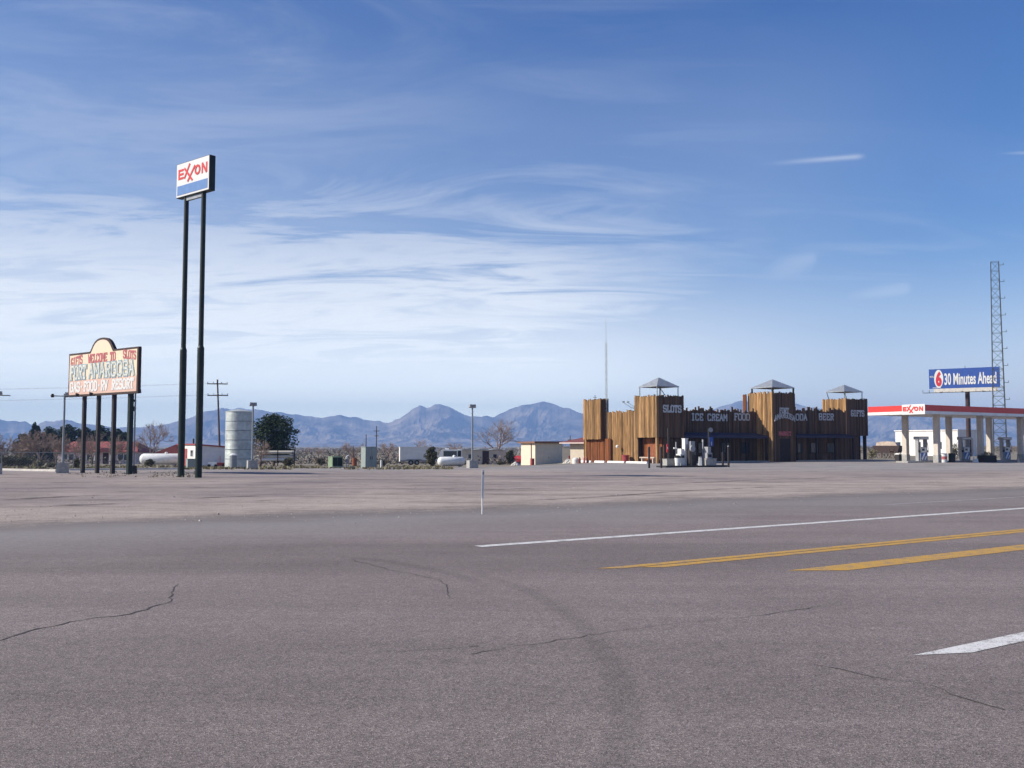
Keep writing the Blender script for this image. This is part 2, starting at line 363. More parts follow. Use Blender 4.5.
def paint(name, col, wear):
    m, nt, b = new_mat(name); v = coords(nt)
    n = noise(nt, v, 60, 4, 0.7); n2 = noise(nt, v, 5, 5, 0.7)
    f = ramp(nt, math_(nt, 'ADD', math_(nt, 'MULTIPLY', n, 0.6), math_(nt, 'MULTIPLY', n2, 0.4)), (wear, 0.0), (wear + 0.1, 1.0))
    lk(nt, mixrgb(nt, 'MIX', f, (0.17, 0.15, 0.15), col), b.inputs['Base Color']); b.inputs['Roughness'].default_value = 0.7
    return m
M['line_white'] = paint('line_white', (0.66, 0.64, 0.62), 0.40); M['line_yellow'] = paint('line_yellow', (0.52, 0.285, 0.03), 0.41)
M['line_faint'] = paint('line_faint', (0.45, 0.43, 0.42), 0.45)
def stripe(name, a0, a1, pe, w, m, taper=0.0):
    mb = MB(); pts = [q(a0, pe + w / 2), q(a0 + taper, pe - w / 2)]; k = 12
    lo = [q(a0 + taper + (a1 - a0 - taper) * i / k, pe - w / 2) for i in range(k + 1)]; hi = [q(a0 + (a1 - a0) * i / k, pe + w / 2) for i in range(k + 1)]
    vs = [(p[0], p[1], 0.012) for p in lo + hi]
    mb.add(vs, [(i, i + 1, k + 1 + i + 1, k + 1 + i) for i in range(k)]); return struct(mb.build(name, m))
def along(px, py): g = G(px, py); return g.dot(RU), g.dot(RN)
a, p_ = along(478, 547); stripe('edge_line', a, 230, p_, 0.25, 'line_white')
a, p_ = along(885, 505); stripe('turn_lane_line', a, 230, p_, 0.14, 'line_faint')
a, p_ = along(606, 571); stripe('centre_line', a, 230, p_ + 0.13, 0.19, 'line_yellow', 0.3); stripe('centre_line', a + 0.6, 230, p_ - 0.11, 0.21, 'line_yellow', 0.3)
a, p_ = along(800, 573); stripe('centre_line', a, 230, p_ - 0.02, 0.46, 'line_yellow', 0.7)
a, p_ = along(925, 659)
stripe('lane_dash', a, a + 3.05, p_, 0.22, 'line_white', 0.5)
for k in range(1, 8): stripe('lane_dash', a + 12.2 * k, a + 12.2 * k + 3.05, p_, 0.16, 'line_white')

# cracks and tyre marks in the asphalt
M['crack'] = mat('crack_fill', (0.075, 0.066, 0.066), 0.95, 0.3, 10)
def crack(pix, w, seed):
    rnd = random.Random(seed); pts = [G(*p) for p in pix]; fine = []
    for a, b in zip(pts, pts[1:]):
        n = max(2, int((b - a).length / 0.12)); d = (b - a).normalized(); e = Vector((-d.y, d.x, 0))
        for i in range(n): fine.append(a + (b - a) * (i / n) + e * rnd.uniform(-0.035, 0.035))
    mb = MB(); vs = []
    for i, p in enumerate(fine):
        d = (fine[min(i + 1, len(fine) - 1)] - fine[max(i - 1, 0)]).normalized(); e = Vector((-d.y, d.x, 0)); r = w * rnd.uniform(0.3, 1.0) * (0.4 + 0.6 * max(0.0, min(1.0, 0.6 + 1.6 * mnoise.noise(p * 1.3)))) / 2
        vs += [(p + e * r) + Vector((0, 0, 0.012)), (p - e * r) + Vector((0, 0, 0.012))]
    mb.add(vs, [(2 * i, 2 * i + 1, 2 * i + 3, 2 * i + 2) for i in range(len(fine) - 1)]); struct(mb.build('road_crack', 'crack'))
crack([(-30, 650), (0, 641), (30, 632), (60, 625), (95, 619), (130, 615), (160, 606), (172, 600), (170, 592), (178, 584)], 0.034, 1)
crack([(350, 560), (400, 573), (440, 580), (450, 592), (447, 600)], 0.02, 2)
crack([(470, 655), (512, 648), (580, 638), (640, 629), (700, 622), (765, 616), (830, 606)], 0.017, 3)
crack([(810, 664), (840, 670), (890, 681), (930, 687), (965, 700), (1030, 717)], 0.02, 4)
crack([(478, 647), (420, 651), (350, 655), (330, 652)], 0.016, 5)
def stain_mat(name, col, dens, sc):
    m, nt, b = new_mat(name); v = coords(nt)
    tc = nd(nt, 'ShaderNodeAttribute', attribute_name='tone')
    n = ramp(nt, noise(nt, v, sc, 5, 0.7), (0.38, 0.0), (0.66, 1.0))
    lk(nt, math_(nt, 'MULTIPLY', math_(nt, 'MULTIPLY', n, tc.outputs['Fac']), dens), b.inputs['Alpha'])
    b.inputs['Base Color'].default_value = (*col, 1); b.inputs['Roughness'].default_value = 0.9; return m
M['tyre_mark'] = stain_mat('tyre_mark', (0.08, 0.07, 0.07), 0.26, 7)
def strip(pix, w, name, m, z):
    pts = [G(*p) for p in pix]; mb = MB(); rows = []
    fine = []
    for a, b in zip(pts, pts[1:]):
        for i in range(6): fine.append(a.lerp(b, i / 6))
    fine.append(pts[-1]); prof = [(-1, 0.0), (-0.45, 0.9), (0.45, 0.9), (1, 0.0)]
    for i, p in enumerate(fine):
        d = (fine[min(i + 1, len(fine) - 1)] - fine[max(i - 1, 0)]).normalized(); e = Vector((-d.y, d.x, 0))
        rows.append([p + e * (w * k / 2) + Vector((0, 0, z)) for k, _ in prof])
    me_v = [v for r in rows for v in r]; fs = []; 
    for i in range(len(rows) - 1):
        for k in range(3): fs.append((i * 4 + k, i * 4 + k + 1, i * 4 + 5 + k, i * 4 + 4 + k))
    mb.add(me_v, fs); o = mb.build(name, m); ca = o.data.color_attributes['tone'].data
    nrow = len(rows)
    for l in o.data.loops:
        vi = l.vertex_index; k = prof[vi % 4][1]; r = vi // 4; k *= min(1, r / 3, (nrow - 1 - r) / 3)
        ca[l.index].color = (k, k, k, 1)
    return struct(o)
strip([(470, 572), (530, 592), (565, 612), (590, 634), (608, 660), (622, 690), (625, 725), (612, 770), (590, 830)], 0.28, 'tyre_mark', 'tyre_mark', 0.010)
strip([(330, 556), (390, 562), (450, 574), (500, 590)], 0.3, 'tyre_mark', 'tyre_mark', 0.010)
M['lot_stain_and_shadow'] = stain_mat('lot_stain_and_shadow', (0.08, 0.062, 0.055), 1.0, 0.9)
for pts, w in (([(40, 506), (90, 505), (130, 503)], 0.9), ([(185, 499), (230, 497), (262, 496)], 0.5), ([(415, 493), (460, 491), (540, 488), (585, 487)], 0.4),
               ([(445, 494), (465, 495)], 0.6), ([(0, 501), (40, 498), (110, 495)], 0.9), ([(505, 502), (600, 497), (700, 490), (800, 486)], 0.5),
               ([(486, 515.5), (515, 516.5)], 0.35), ([(590, 478), (660, 476.6), (720, 476)], 0.8), ([(255, 501), (275, 500)], 0.7), ([(620, 486), (760, 480), (900, 476)], 0.7)):  # second strip here paints the tall sign's cast shadow, the others are stains
    strip(pts, w, 'lot_stain_and_shadow', 'lot_stain_and_shadow', 0.0065)

# ------------------------------------------------------------------ mountains
RIDGE = [(-900, 424), (-700, 405), (-500, 418), (-350, 402), (-200, 415), (-80, 409), (-30, 415), (0, 418.5), (8, 421), (14, 419.5), (20, 421), (25, 420.5), (30, 423), (35, 426), (40, 423), (45, 420.5), (50, 420), (54, 421), (58, 419.5), (65, 419), (72, 420), (80, 423),
 (100, 424), (115, 427), (140, 426.5), (160, 425), (175, 421), (187, 418), (195, 415), (205, 411), (215, 409), (222, 407), (230, 409), (240, 407.5), (247, 409), (255, 408), (262, 409), (272, 411), (280, 411.5), (290, 413.3), (297, 414), (305, 415), (315, 416.5), (322, 417), (330, 415.5), (340, 414.5), (348, 416), (355, 416.5), (362, 418), (370, 420), (380, 420.5), (388, 422.5),
 (397, 418.5), (404, 415.5), (408, 412), (414, 407), (419, 404.5), (424, 406.5), (427, 407.5), (432, 404), (436, 403), (443, 404.5), (450, 407), (457, 410), (464, 414), (470, 415.5), (480, 415.5), (487, 415), (491, 416), (494, 416.5), (500, 413), (507, 410), (515, 406.5), (525, 404), (533, 402.5), (540, 401), (544, 400.5), (550, 402), (555, 404), (560, 406), (567, 407), (575, 410), (584, 413),
 (600, 416), (640, 418), (690, 414), (715, 408), (727, 404), (735, 401), (743, 400), (750, 402), (757, 406), (775, 408), (796, 403), (803, 404.5), (812, 406), (820, 408), (830, 408), (836, 406), (850, 409), (870, 411), (900, 409), (940, 410), (980, 412), (1024, 414), (1100, 408), (1250, 416), (1400, 404), (1600, 418), (1900, 410)]
def ridge_y(px):
    for (a, ya), (b, yb) in zip(RIDGE, RIDGE[1:]):
        if a <= px <= b: return ya + (yb - ya) * (px - a) / (b - a)
    return 420
mm = MB(); rows_, cols_ = 90, 1500
R0, R1 = 4700.0, 7000.0
Vv = np.zeros((cols_ + 1, rows_ + 1, 3))
def ridged(w, n, fr0=1.0, gain=0.55):
    v = 0.0; am = 1.0; fr = fr0; tot = 0.0
    for _ in range(n):
        q_ = 1 - abs(mnoise.noise(w * fr)) * 1.7; v += am * max(q_, 0) ** 1.6; tot += am; am *= gain; fr *= 2.15
    return v / tot
for i in range(cols_ + 1):
    px = -850 + 2700 * i / cols_; th = math.atan((px - 512) / F)
    tgt = (446.0 - ridge_y(px)) / F / math.sqrt(1 + ((px - 512) / F) ** 2)
    rough = 0.6 * mnoise.noise(Vector((px * 0.11, 3, 0))) + 0.4 * mnoise.noise(Vector((px * 0.31, 9, 0)))
    fc = 0.70 + 0.12 * mnoise.noise(Vector((px * 0.012, 1.5, 0)))
    for j in range(rows_ + 1):
        f = j / rows_; r = R0 + (R1 - R0) * f
        x, y = r * math.sin(th), r * math.cos(th)
        g = f / fc
        prof = g ** 1.7 if g < 1 else max(0.0, 1 - ((f - fc) / (1 - fc)) ** 1.2)
        wv = Vector((x / 330, y / 520, 4.1)); wv += Vector((mnoise.noise(wv * 0.7), mnoise.noise(wv * 0.7 + Vector((5, 5, 5))), 0)) * 0.6
        rd = ridged(wv, 5)
        cm = min(abs(g - 1) / 0.30, 1.0); carve = 0.95 * (1 - rd) * cm + 0.06 * cm
        h = (tgt * r + 1.7) * prof * (1 - carve) + rough * 7 * math.exp(-((g - 1) / 0.12) ** 2) * min(1, tgt * 40)
        Vv[i, j] = (x, y, h - 2.4)
mm.v = [tuple(p) for p in Vv.reshape(-1, 3)]; rr = rows_ + 1
for i in range(cols_):
    for j in range(rows_):
        mm.f.append([i * rr + j, (i + 1) * rr + j, (i + 1) * rr + j + 1, i * rr + j + 1]); mm.mi.append(0); mm.t.append(1.0)
def mountain_material():
    m, nt, b = new_mat('mountain_rock'); v = coords(nt)
    n = noise(nt, v, 0.006, 7, 0.65); n2 = noise(nt, v, 0.03, 5, 0.65)
    c = mixrgb(nt, 'MIX', ramp(nt, n, (0.38, 0.0), (0.62, 1.0)), (0.045, 0.04, 0.045), (0.34, 0.27, 0.24))
    c = mixrgb(nt, 'MULTIPLY', 1.0, c, ramp(nt, n2, (0.3, 0.75), (0.7, 1.2)))
    lk(nt, c, b.inputs['Base Color']); b.inputs['Roughness'].default_value = 0.95; b.inputs['Specular IOR Level'].default_value = 0.05
    return m
M['mountain'] = mountain_material()
struct(mm.build('mountains', 'mountain', smooth=False))

# ------------------------------------------------------------------ haze
hz = MB(); hz.bx(-8600, 8600, -8600, 8600, -2.9, 350)
hm = bpy.data.materials.new('haze'); hm.use_nodes = True; nt = hm.node_tree
nt.nodes.remove(nt.nodes['Principled BSDF']); pv = nd(nt, 'ShaderNodeVolumePrincipled')
HAZE_DENS = 1.9e-4
pv.inputs['Density'].default_value = HAZE_DENS; pv.inputs['Color'].default_value = (0.37, 0.60, 1.18, 1); pv.inputs['Anisotropy'].default_value = 0.0
lk(nt, pv.outputs[0], nt.nodes['Material Output'].inputs['Volume'])
struct(hz.build('haze', hm), 'stuff')

# ------------------------------------------------------------------ trees and plants
def leaves(mb, c, rad, n, size, rnd, gap=0.0, seed=0.0, flat=1.0):
    k = 0; tries = 0
    while k < n and tries < n * 8:
        tries += 1
        d = Vector((rnd.gauss(0, 1), rnd.gauss(0, 1), rnd.gauss(0, 1))).normalized() * (rnd.random() ** 0.45)
        p = Vector((c[0] + d.x * rad[0], c[1] + d.y * rad[1], c[2] + d.z * rad[2]))
        nv = mnoise.noise(p * (1.6 / max(rad[0], 0.3)) + Vector((seed, seed * 2, 0)))
        if nv < gap - 0.1 * (1 - d.length): continue
        a = Vector((rnd.gauss(0, 1), rnd.gauss(0, 1), rnd.gauss(0, 1))).normalized(); b = a.orthogonal().normalized() * (size * rnd.uniform(0.5, 1.1)); a = a * (size * rnd.uniform(0.4, 0.8))
        t = 0.72 + 0.5 * nv + rnd.uniform(-0.22, 0.3)
        mb.add([p - a * 0.5 - b * 0.5, p + a * 0.5 - b * 0.3, p + a * 0.4 + b * 0.5, p - a * 0.5 + b * 0.4], [(0, 1, 2, 3)], None, (max(t, 0.25), max(t, 0.25) * rnd.uniform(0.92, 1.05), max(t, 0.25) * rnd.uniform(0.8, 1.0)))
        k += 1
def branch(mb, p, d, L, r, depth, rnd, spread, droop=0.0):
    n = 3; pts = [p]; dd = d.copy()
    for i in range(n):
        dd = (dd + Vector((rnd.gauss(0, .16), rnd.gauss(0, .16), rnd.gauss(0, .1) - droop))).normalized(); pts.append(pts[-1] + dd * (L / n))
    for i in range(n):
        mb.tube(pts[i], pts[i + 1], r * (1 - 0.35 * i / n), r * (1 - 0.35 * (i + 1) / n), 5 if depth > 2 else 3, cap=False, tone=rnd.uniform(0.75, 1.15))
    if depth <= 0: return
    for k in range(rnd.choice((3, 3, 4)) if depth > 1 else 4):
        s = rnd.choice(pts[1:]) if k else pts[-1]
        e = (dd + Vector((rnd.gauss(0, spread), rnd.gauss(0, spread), rnd.gauss(0.12, spread * 0.6)))).normalized()
        branch(mb, s, e, L * rnd.uniform(0.55, 0.82), max(r * 0.55, 0.013), depth - 1, rnd, spread, droop)
def bare_tree(px, Y, topy, wpx, label, seed, depth=6, cmat='twig', group='bare leafless trees'):
    rnd = random.Random(seed); base = at(px, Y); H = ZZ(topy, Y) - base.z; W = wpx * Y / F
    t = thing('bare_tree', label, 'tree', base, 0, group)
    tk = MB(); nst = 3; cr = MB()
    th = H * 0.2; tk.tube((0, 0, -0.1), (0.03 * H, 0, th), H * 0.035, H * 0.026, 8)
    for k in range(4):
        az = 2 * PI * k / 4 + rnd.uniform(-.5, .5); d = Vector((math.cos(az) * 0.55, math.sin(az) * 0.55, 1)).normalized()
        branch(cr, Vector((0.03 * H, 0, th * rnd.uniform(0.85, 0.98))), d, H * 0.34, H * 0.018, depth - 1, rnd, 0.5)
    a = np.array(cr.v); hx = np.percentile(np.abs(a[:, :2]), 97); hz_ = np.percentile(a[:, 2], 99)
    for i in range(len(cr.v)):
        x, y, z = cr.v[i]; zz = th * 0.85 + (z - th * 0.85) * (H - th * 0.85) / (hz_ - th * 0.85)
        cr.v[i] = (0.03 * H + (x - 0.03 * H) * (W / 2) / hx, y * (W / 2) / hx, zz)
    tk.build('trunk', 'trunk', t); cr.build('crown', cmat, t); return t
def leafy_tree(px, Y, topy, wpx, label, seed, leafm, n=5000, size=0.25, gap=-0.12, name='evergreen_tree', low=0.12, shape='round', group=None, lobes=9):
    rnd = random.Random(seed); base = at(px, Y); H = ZZ(topy, Y) - base.z; W = wpx * Y / F
    t = thing(name, label, 'tree', base, 0, group)
    tk = MB(); tk.tube((0, 0, -0.2), (0.05, 0, H * 0.75), H * 0.03, H * 0.008, 8)
    cr = MB()
    for k in range(lobes):
        f = (k + 0.5) / lobes; z = H * (low + (1 - low) * f * 0.93)
        wr = {'round': math.sin(PI * (0.12 + 0.76 * f)) ** 0.7, 'cone': 1.05 - 0.85 * f}[shape]
        az = k * 2.4; off = W * 0.22 * wr
        c = (math.cos(az) * off, math.sin(az) * off, z); rad = W * 0.36 * wr
        tk.tube((0.03, 0, z * 0.8), c, H * 0.009, H * 0.003, 5)
        leaves(cr, c, (rad, rad, H * (1 - low) * 0.17), n // lobes, size, rnd, gap, seed)
    zs = max(v[2] for v in cr.v); cr.v = [(x, y, z if z < H * 0.6 else H * 0.6 + (z - H * 0.6) * (H * 0.4) / max(zs - H * 0.6, 0.01)) for x, y, z in cr.v]
    tk.build('trunk', 'trunk', t); cr.build('crown', leafm, t); return t
def bush(px, Y, topy, wpx, label, seed, leafm='leaf_bush', n=600, size=0.14, name='bush', group=None):
    rnd = random.Random(seed); base = at(px, Y); H = ZZ(topy, Y) - base.z; W = wpx * Y / F
    mb = MB()
    for k in range(4): leaves(mb, (rnd.uniform(-.25, .25) * W, rnd.uniform(-.25, .25) * W, H * rnd.uniform(0.35, 0.55)), (W * 0.33, W * 0.33, H * 0.45), n // 4, size, rnd, -0.2, seed)
    for k in range(10):
        az = rnd.uniform(0, 2 * PI); mb.tube((0, 0, -0.05), (math.cos(az) * W * 0.3, math.sin(az) * W * 0.3, H * 0.7), 0.02, 0.006, 4, tone=0.8)
    o = mb.build(name, leafm, loc=base); return tag(o, label, 'bush', group)

# evergreens behind the red roofed house
for i, (px, top, w, m, lab, sh) in enumerate([
    (25, 433, 16, 'leaf_olive', 'olive green tree low at the left end of the evergreen row', 'round'),
    (35, 421.5, 18, 'leaf_dark', 'dark evergreen tree with a pointed top, tallest at the left of the row', 'cone'),
    (52, 426, 20, 'leaf_dark', 'dark evergreen tree just left of the nearest lamp pole behind bare branches', 'round'),
    (69, 423.5, 20, 'leaf_dark', 'dark evergreen tree behind the lamp pole and the left billboard edge', 'round'),
    (88, 426.5, 18, 'leaf_dark', 'dark evergreen tree seen between the first two billboard posts', 'round'),
    (103, 425, 16, 'leaf_dark', 'dark evergreen tree seen between the middle billboard posts above the red roof', 'round'),
    (119, 428.5, 17, 'leaf_dark', 'rounded dark evergreen at the right end of the row by the last billboard post', 'round')]):
    leafy_tree(px, 205 + (i % 3) * 4, top, w * 1.42, lab, 20 + i, m, n=5200, size=0.36, shape=sh, low=0.02, group='evergreen trees behind the red roofed house', lobes=10)
leafy_tree(274, 120, 412.5, 50, 'large dense dark green tree right of the metal tank', 44, 'leaf_dark', n=12000, size=0.20, name='leafy_tree', low=0.16, gap=-0.16, lobes=15)
bare_tree(40, 125, 432, 40, 'pinkish brown bare tree left of the nearest lamp pole, before the evergreens', 1)
bare_tree(3, 135, 437, 30, 'bare purplish tree at the left edge of the photo behind the fence', 2)
bare_tree(92, 150, 435, 30, 'bare bushy tree before the red roofed house between the second and third billboard posts', 3)
bare_tree(112, 155, 437, 26, 'bare bushy tree before the red roofed house between the last two billboard posts', 15)
bare_tree(20, 140, 440, 30, 'bare brown tree below the olive evergreen, behind the fence', 16)
bare_tree(56, 130, 436, 26, 'pinkish bare tree right beside the nearest lamp pole, before the house end', 13)
bare_tree(76, 160, 439, 20, 'bare tree just left of the first billboard post, before the red roof', 14)
bare_tree(151, 150, 423.5, 34, 'bare spreading tree above the left white propane tank', 4, 6)
bare_tree(260, 104, 440, 20, 'pale bare tree between the metal tank and the dark green tree', 5, 5)
bare_tree(496, 195, 420.5, 38, 'large reddish bare tree behind the low beige mobile home', 6, 6)
bare_tree(388, 165, 443, 26, 'pinkish bare tree left of the cargo trailer, behind the white stake', 8, 5)
bare_tree(318, 190, 446, 24, 'faint bare tree behind the green transformer box, left of it', 9, 5)
bare_tree(352, 180, 443, 24, 'faint bare tree between the two green utility boxes', 10, 5)
bare_tree(425, 200, 440, 22, 'faint bare tree rising behind the cargo trailer roof', 11, 5)
bare_tree(455, 215, 443, 26, 'faint bare tree behind the white camper van, left of the lamp pole', 12, 5)
bush(10, 98, 453, 26, 'dark olive bush behind the fence at the left edge', 31, n=1400)
bush(26, 100, 455, 20, 'wide dark olive bush behind the fence, second from the left edge', 32, n=1400)
bush(40, 92, 458.5, 12, 'yellowish dry bush behind the fence left of the lamp pole', 33, 'grass', n=700)
bush(53, 88, 462, 10, 'low brown bush at the foot of the nearest lamp pole', 34, 'grass', n=500)
bush(77, 84, 458, 8, 'rusty dry bush between the nearest lamp pole and the first billboard post', 35, 'grass', n=600)
bush(151, 108, 458.5, 13, 'dark rounded bush in front of the left propane tank', 36, n=900)
bush(290, 108, 456, 14, 'dark bush at the right end of the pipe stack', 37, n=900)
bush(321, 130, 457, 12, 'dark bush left of the green transformer box', 42, n=700)
leafy_tree(431, 108, 446, 13, 'small dark leafy tree covering the right end of the cargo trailer', 38, 'leaf_bush', n=2200, size=0.16, name='leafy_tree', low=0.1)
leafy_tree(510, 150, 449.5, 11, 'dark bushy tree between the beige mobile home and the cream shed', 39, 'leaf_bush', n=1800, size=0.2, name='leafy_tree', low=0.05)
bush(383, 100, 459, 7, 'dark stump like bush right of the tall grey green cabinet', 40, n=400)
bush(954, 125, 441, 13, 'green bush in front of the white building behind the canopy columns', 41, 'leaf_bush', n=900)
bush(872, 130, 447, 10, 'pale dry bush between the fort and the old wagon', 43, 'grass', n=700)

# dry grass along the lot edge and far scrub
rnd = random.Random(5); gr = MB()
for k in range(3800):
    px = rnd.uniform(-60, 560); Y = rnd.choice((rnd.uniform(72, 78), rnd.uniform(74, 118))); b = at(px, Y)
    if px > 452: continue
    if mnoise.noise(Vector((b.x * 0.25, b.y * 0.25, 0))) < -0.08: continue
    h = rnd.uniform(0.05, 0.22); gt = rnd.uniform(0.5, 1.2); gg = rnd.uniform(0.85, 1.15)
    for j in range(4):
        az = rnd.uniform(0, 2 * PI); d = Vector((math.cos(az), math.sin(az), 0)); o = b + d * rnd.uniform(0, 0.2); e = Vector((-d.y, d.x, 0)) * 0.05
        gr.add([o - e, o + e, o + d * h * 0.5 + Vector((0, 0, h))], [(0, 1, 2)], None, (gt, gt * gg, gt * 0.9))
for k in range(110):      # tufts at the billboard and pole feet
    px = rnd.choice((rnd.uniform(150, 200), rnd.uniform(60, 140))); b = at(px, rnd.uniform(54, 66)); h = rnd.uniform(0.03, 0.12)
    for j in range(4):
        az = rnd.uniform(0, 2 * PI); d = Vector((math.cos(az), math.sin(az), 0)); o = b + d * rnd.uniform(0, 0.2); e = Vector((-d.y, d.x, 0)) * 0.03
        gr.add([o - e, o + e, o + d * h * 0.6 + Vector((0, 0, h))], [(0, 1, 2)], None, rnd.uniform(0.5, 1.1))
tag(struct(gr.build('dry_grass', 'grass'), 'stuff'), 'dry yellow grass along the edge of the gravel lot', 'grass')
sc = MB()
for k in range(3600):
    Y = 150 + 950 * rnd.random() ** 1.6; px = rnd.uniform(-150, 1180); b = at(px, Y)
    if px > 565 and Y < 220: continue
    if px < 565 and Y < 190 and rnd.random() < 0.5: continue
    h = rnd.uniform(0.5, 1.5) * (1.5 if Y > 400 else 1.0); t0 = rnd.uniform(0.75, 1.15); s_ = 0.3 + Y / 1500; tr = rnd.uniform(0.85, 1.25); tg = rnd.uniform(0.85, 1.1)
    for j in range(26):
        p = b + Vector((rnd.gauss(0, h * 0.8), rnd.gauss(0, h * 0.8), abs(rnd.gauss(h * 0.4, h * 0.3))))
        a_ = Vector((rnd.gauss(0, 1), rnd.gauss(0, 1), rnd.gauss(0, 1))).normalized() * s_; b_ = a_.orthogonal().normalized() * s_ * 0.7
        t = t0 * rnd.uniform(0.8, 1.1); sc.add([p - a_ * .5, p + b_ * .5, p + a_ * .5, p - b_ * .4], [(0, 1, 2, 3)], None, (t * tr, t * tg, t))
tag(struct(sc.build('desert_scrub', 'scrub'), 'stuff'), 'grey green desert scrub spreading towards the mountains', 'scrub')
# pebbles and litter on the gravel
pb = MB()
for k in range(1500):
    px = rnd.uniform(-40, 1060); py = rnd.uniform(480, 524); g = G(px, py)
    if g.dot(RN) < 19.5: continue
    s_ = rnd.uniform(0.008, 0.022) if rnd.random() < 0.985 else rnd.uniform(0.03, 0.05)
    pb.box((g.x, g.y, 0.004 + s_ * 0.3), (s_ * 1.4, s_, s_ * 0.8), rnd.uniform(0, 3), top=(0.6, 0.6), tone=rnd.uniform(0.8, 2.0))
M['pebble'] = mat('pebble', (0.30, 0.26, 0.24), 0.9, 0.3, 9, tone=True)
tag(struct(pb.build('loose_gravel', 'pebble'), 'stuff'), 'loose stones scattered over the gravel lot', 'gravel')

# ------------------------------------------------------------------ setting: kerbs
kb = MB()
def kerb(mb, a, b, w, h):
    a, b = Vector(a), Vector(b); d = (b - a); L = d.length; c = (a + b) / 2
    mb.box((c.x, c.y, c.z + h / 2 - 0.06), (L, w, h + 0.12), math.atan2(d.y, d.x))
kerb(kb, at(-30, 71.5), at(58, 66.5), 0.3, 0.14); struct(kb.build('kerb', 'pale_concrete'))
kb = MB(); kerb(kb, at(70, 70), at(180, 73), 0.35, 0.12); struct(kb.build('kerb', 'pale_concrete'))

# ------------------------------------------------------------------ lamp poles
def lamp_pole(px, Y, topy, label, arm=0.27, spot=True, rz=0.4):
    b = at(px, Y); H = ZZ(topy, Y) - b.z; t = thing('lamp_pole', label, 'lamp pole', b, rz, 'lamp poles on concrete blocks round the lot')
    m = MB(); m.box((0, 0, 0.31), (0.72, 0.72, 0.66), top=(0.96, 0.96)); m.build('concrete_block', 'concrete', t)
    m = MB(); m.tube((0, 0, 0.6), (0, 0, H - 0.1), 0.075, 0.06, 12); m.box((0, 0, 0.66), (0.24, 0.24, 0.03)); m.build('pole', 'grey_steel', t)
    m = MB(); m.box((0, 0, H - 0.2), (arm * 2, 0.07, 0.06)); m.build('crossbar', 'grey_steel', t)
    for s in (-1, 1):
        if s < 0 and arm > 0.5:
            m = MB(); m.lathe((s * arm, -0.1, H - 0.12), (0, 1, -0.3), [(0, 0.05), (0.1, 0.1), (0.24, 0.12)], 12); m.build('floodlight', 'dark_steel', t)
        else:
            m = MB(); m.box((s * 0.13, 0, H - 0.06), (0.25, 0.3, 0.2), top=(0.85, 0.85)); h = m.build('lamp_head', 'pump_grey', t)
            m = MB(); m.box((s * 0.13, 0, H - 0.172), (0.2, 0.22, 0.02)); m.build('lens', 'white_paint', h)
    return t
lamp_pole(63.3, 62.8, 393, 'grey lamp pole on a concrete block left of the welcome billboard', 0.7)
lamp_pole(252.5, 73.5, 403, 'grey lamp pole on a concrete block right of the metal tank')
lamp_pole(472.3, 77, 405, 'grey lamp pole on a concrete block before the beige mobile home')
lamp_pole(-4, 60, 392, 'lamp pole cut off by the left photo edge, only its head showing', 0.7)

# ------------------------------------------------------------------ welcome billboard
L_, R_ = Vector((XX(67.6, 64), 64, 0)), Vector((XX(137.3, 59), 59, 0)); W = (R_ - L_).length
rz = math.atan2(R_.y - L_.y, R_.x - L_.x)
t = thing('welcome_billboard', 'cream welcome billboard with arched top on four dark posts', 'billboard', L_, rz)
Z0, Z1, ZA = 4.83, 7.62, 8.42; cx = W * 0.49
def arch(inset):
    pts = [(inset, Z0 + inset), (W - inset, Z0 + inset), (W - inset, Z1 - inset)]
    r = 1.45 - inset; hgt = ZA - Z1
    prof = [(1.0, 0.0), (0.93, 0.10), (0.85, 0.28), (0.74, 0.52), (0.58, 0.76), (0.38, 0.92), (0.16, 0.99), (0, 1.0)]
    rt = [(cx + r * a, Z1 - inset + hgt * b) for a, b in prof]; lf = [(cx - r * a, Z1 - inset + hgt * b) for a, b in prof[::-1][1:]]
    return pts + rt + lf + [(inset, Z1 - inset)]
m = MB(); m.prism(arch(0.0), -0.06, 0.14); m.build('frame', 'brown_paint', t)
m = MB(); m.prism(arch(0.13), -0.075, -0.062, 0)
m.bx(0.14, W - 0.14, -0.079, -0.0755, Z0 + 0.14, Z0 + 1.05, mi=1); m.build('panel', ['cream', 'pink_board'], t)
xd, ud = (1, 0, 0), (0, 0, 1)
m = MB(); m.strokes('WELCOME TO', (W * 0.30, -0.08, Z1 - 0.68), xd, ud, 0.48, W * 0.39, 0.095, 0.008); m.build('lettering', 'faded_red', t)
m = MB(); m.strokes('GIFTS', (0.32, -0.08, Z1 - 0.86), Vector((1, 0, 0.13)).normalized(), ud, 0.52, W * 0.17, 0.085, 0.008); m.build('lettering', 'faded_red', t)
m = MB(); m.strokes('SLOTS', (W * 0.80, -0.08, Z1 - 0.60), Vector((1, 0, -0.10)).normalized(), ud, 0.46, W * 0.17, 0.085, 0.008); m.build('lettering', 'faded_red', t)
m = MB()
m.strokes('FORT', (0.34, -0.08, Z0 + 1.15), xd, ud, 0.78, W * 0.235, 0.24, 0.012, 0); m.strokes('FORT', (0.34, -0.095, Z0 + 1.15), xd, ud, 0.78, W * 0.235, 0.11, 0.015, 1); m.build('lettering', ['teal_text', 'pale_text'], t); m = MB()
m.strokes('AMARGOSA', (W * 0.32, -0.08, Z0 + 1.15), xd, ud, 0.80, W * 0.635, 0.24, 0.012, 0); m.strokes('AMARGOSA', (W * 0.32, -0.095, Z0 + 1.15), xd, ud, 0.80, W * 0.635, 0.11, 0.015, 1)
m.build('lettering', ['teal_text', 'pale_text'], t)
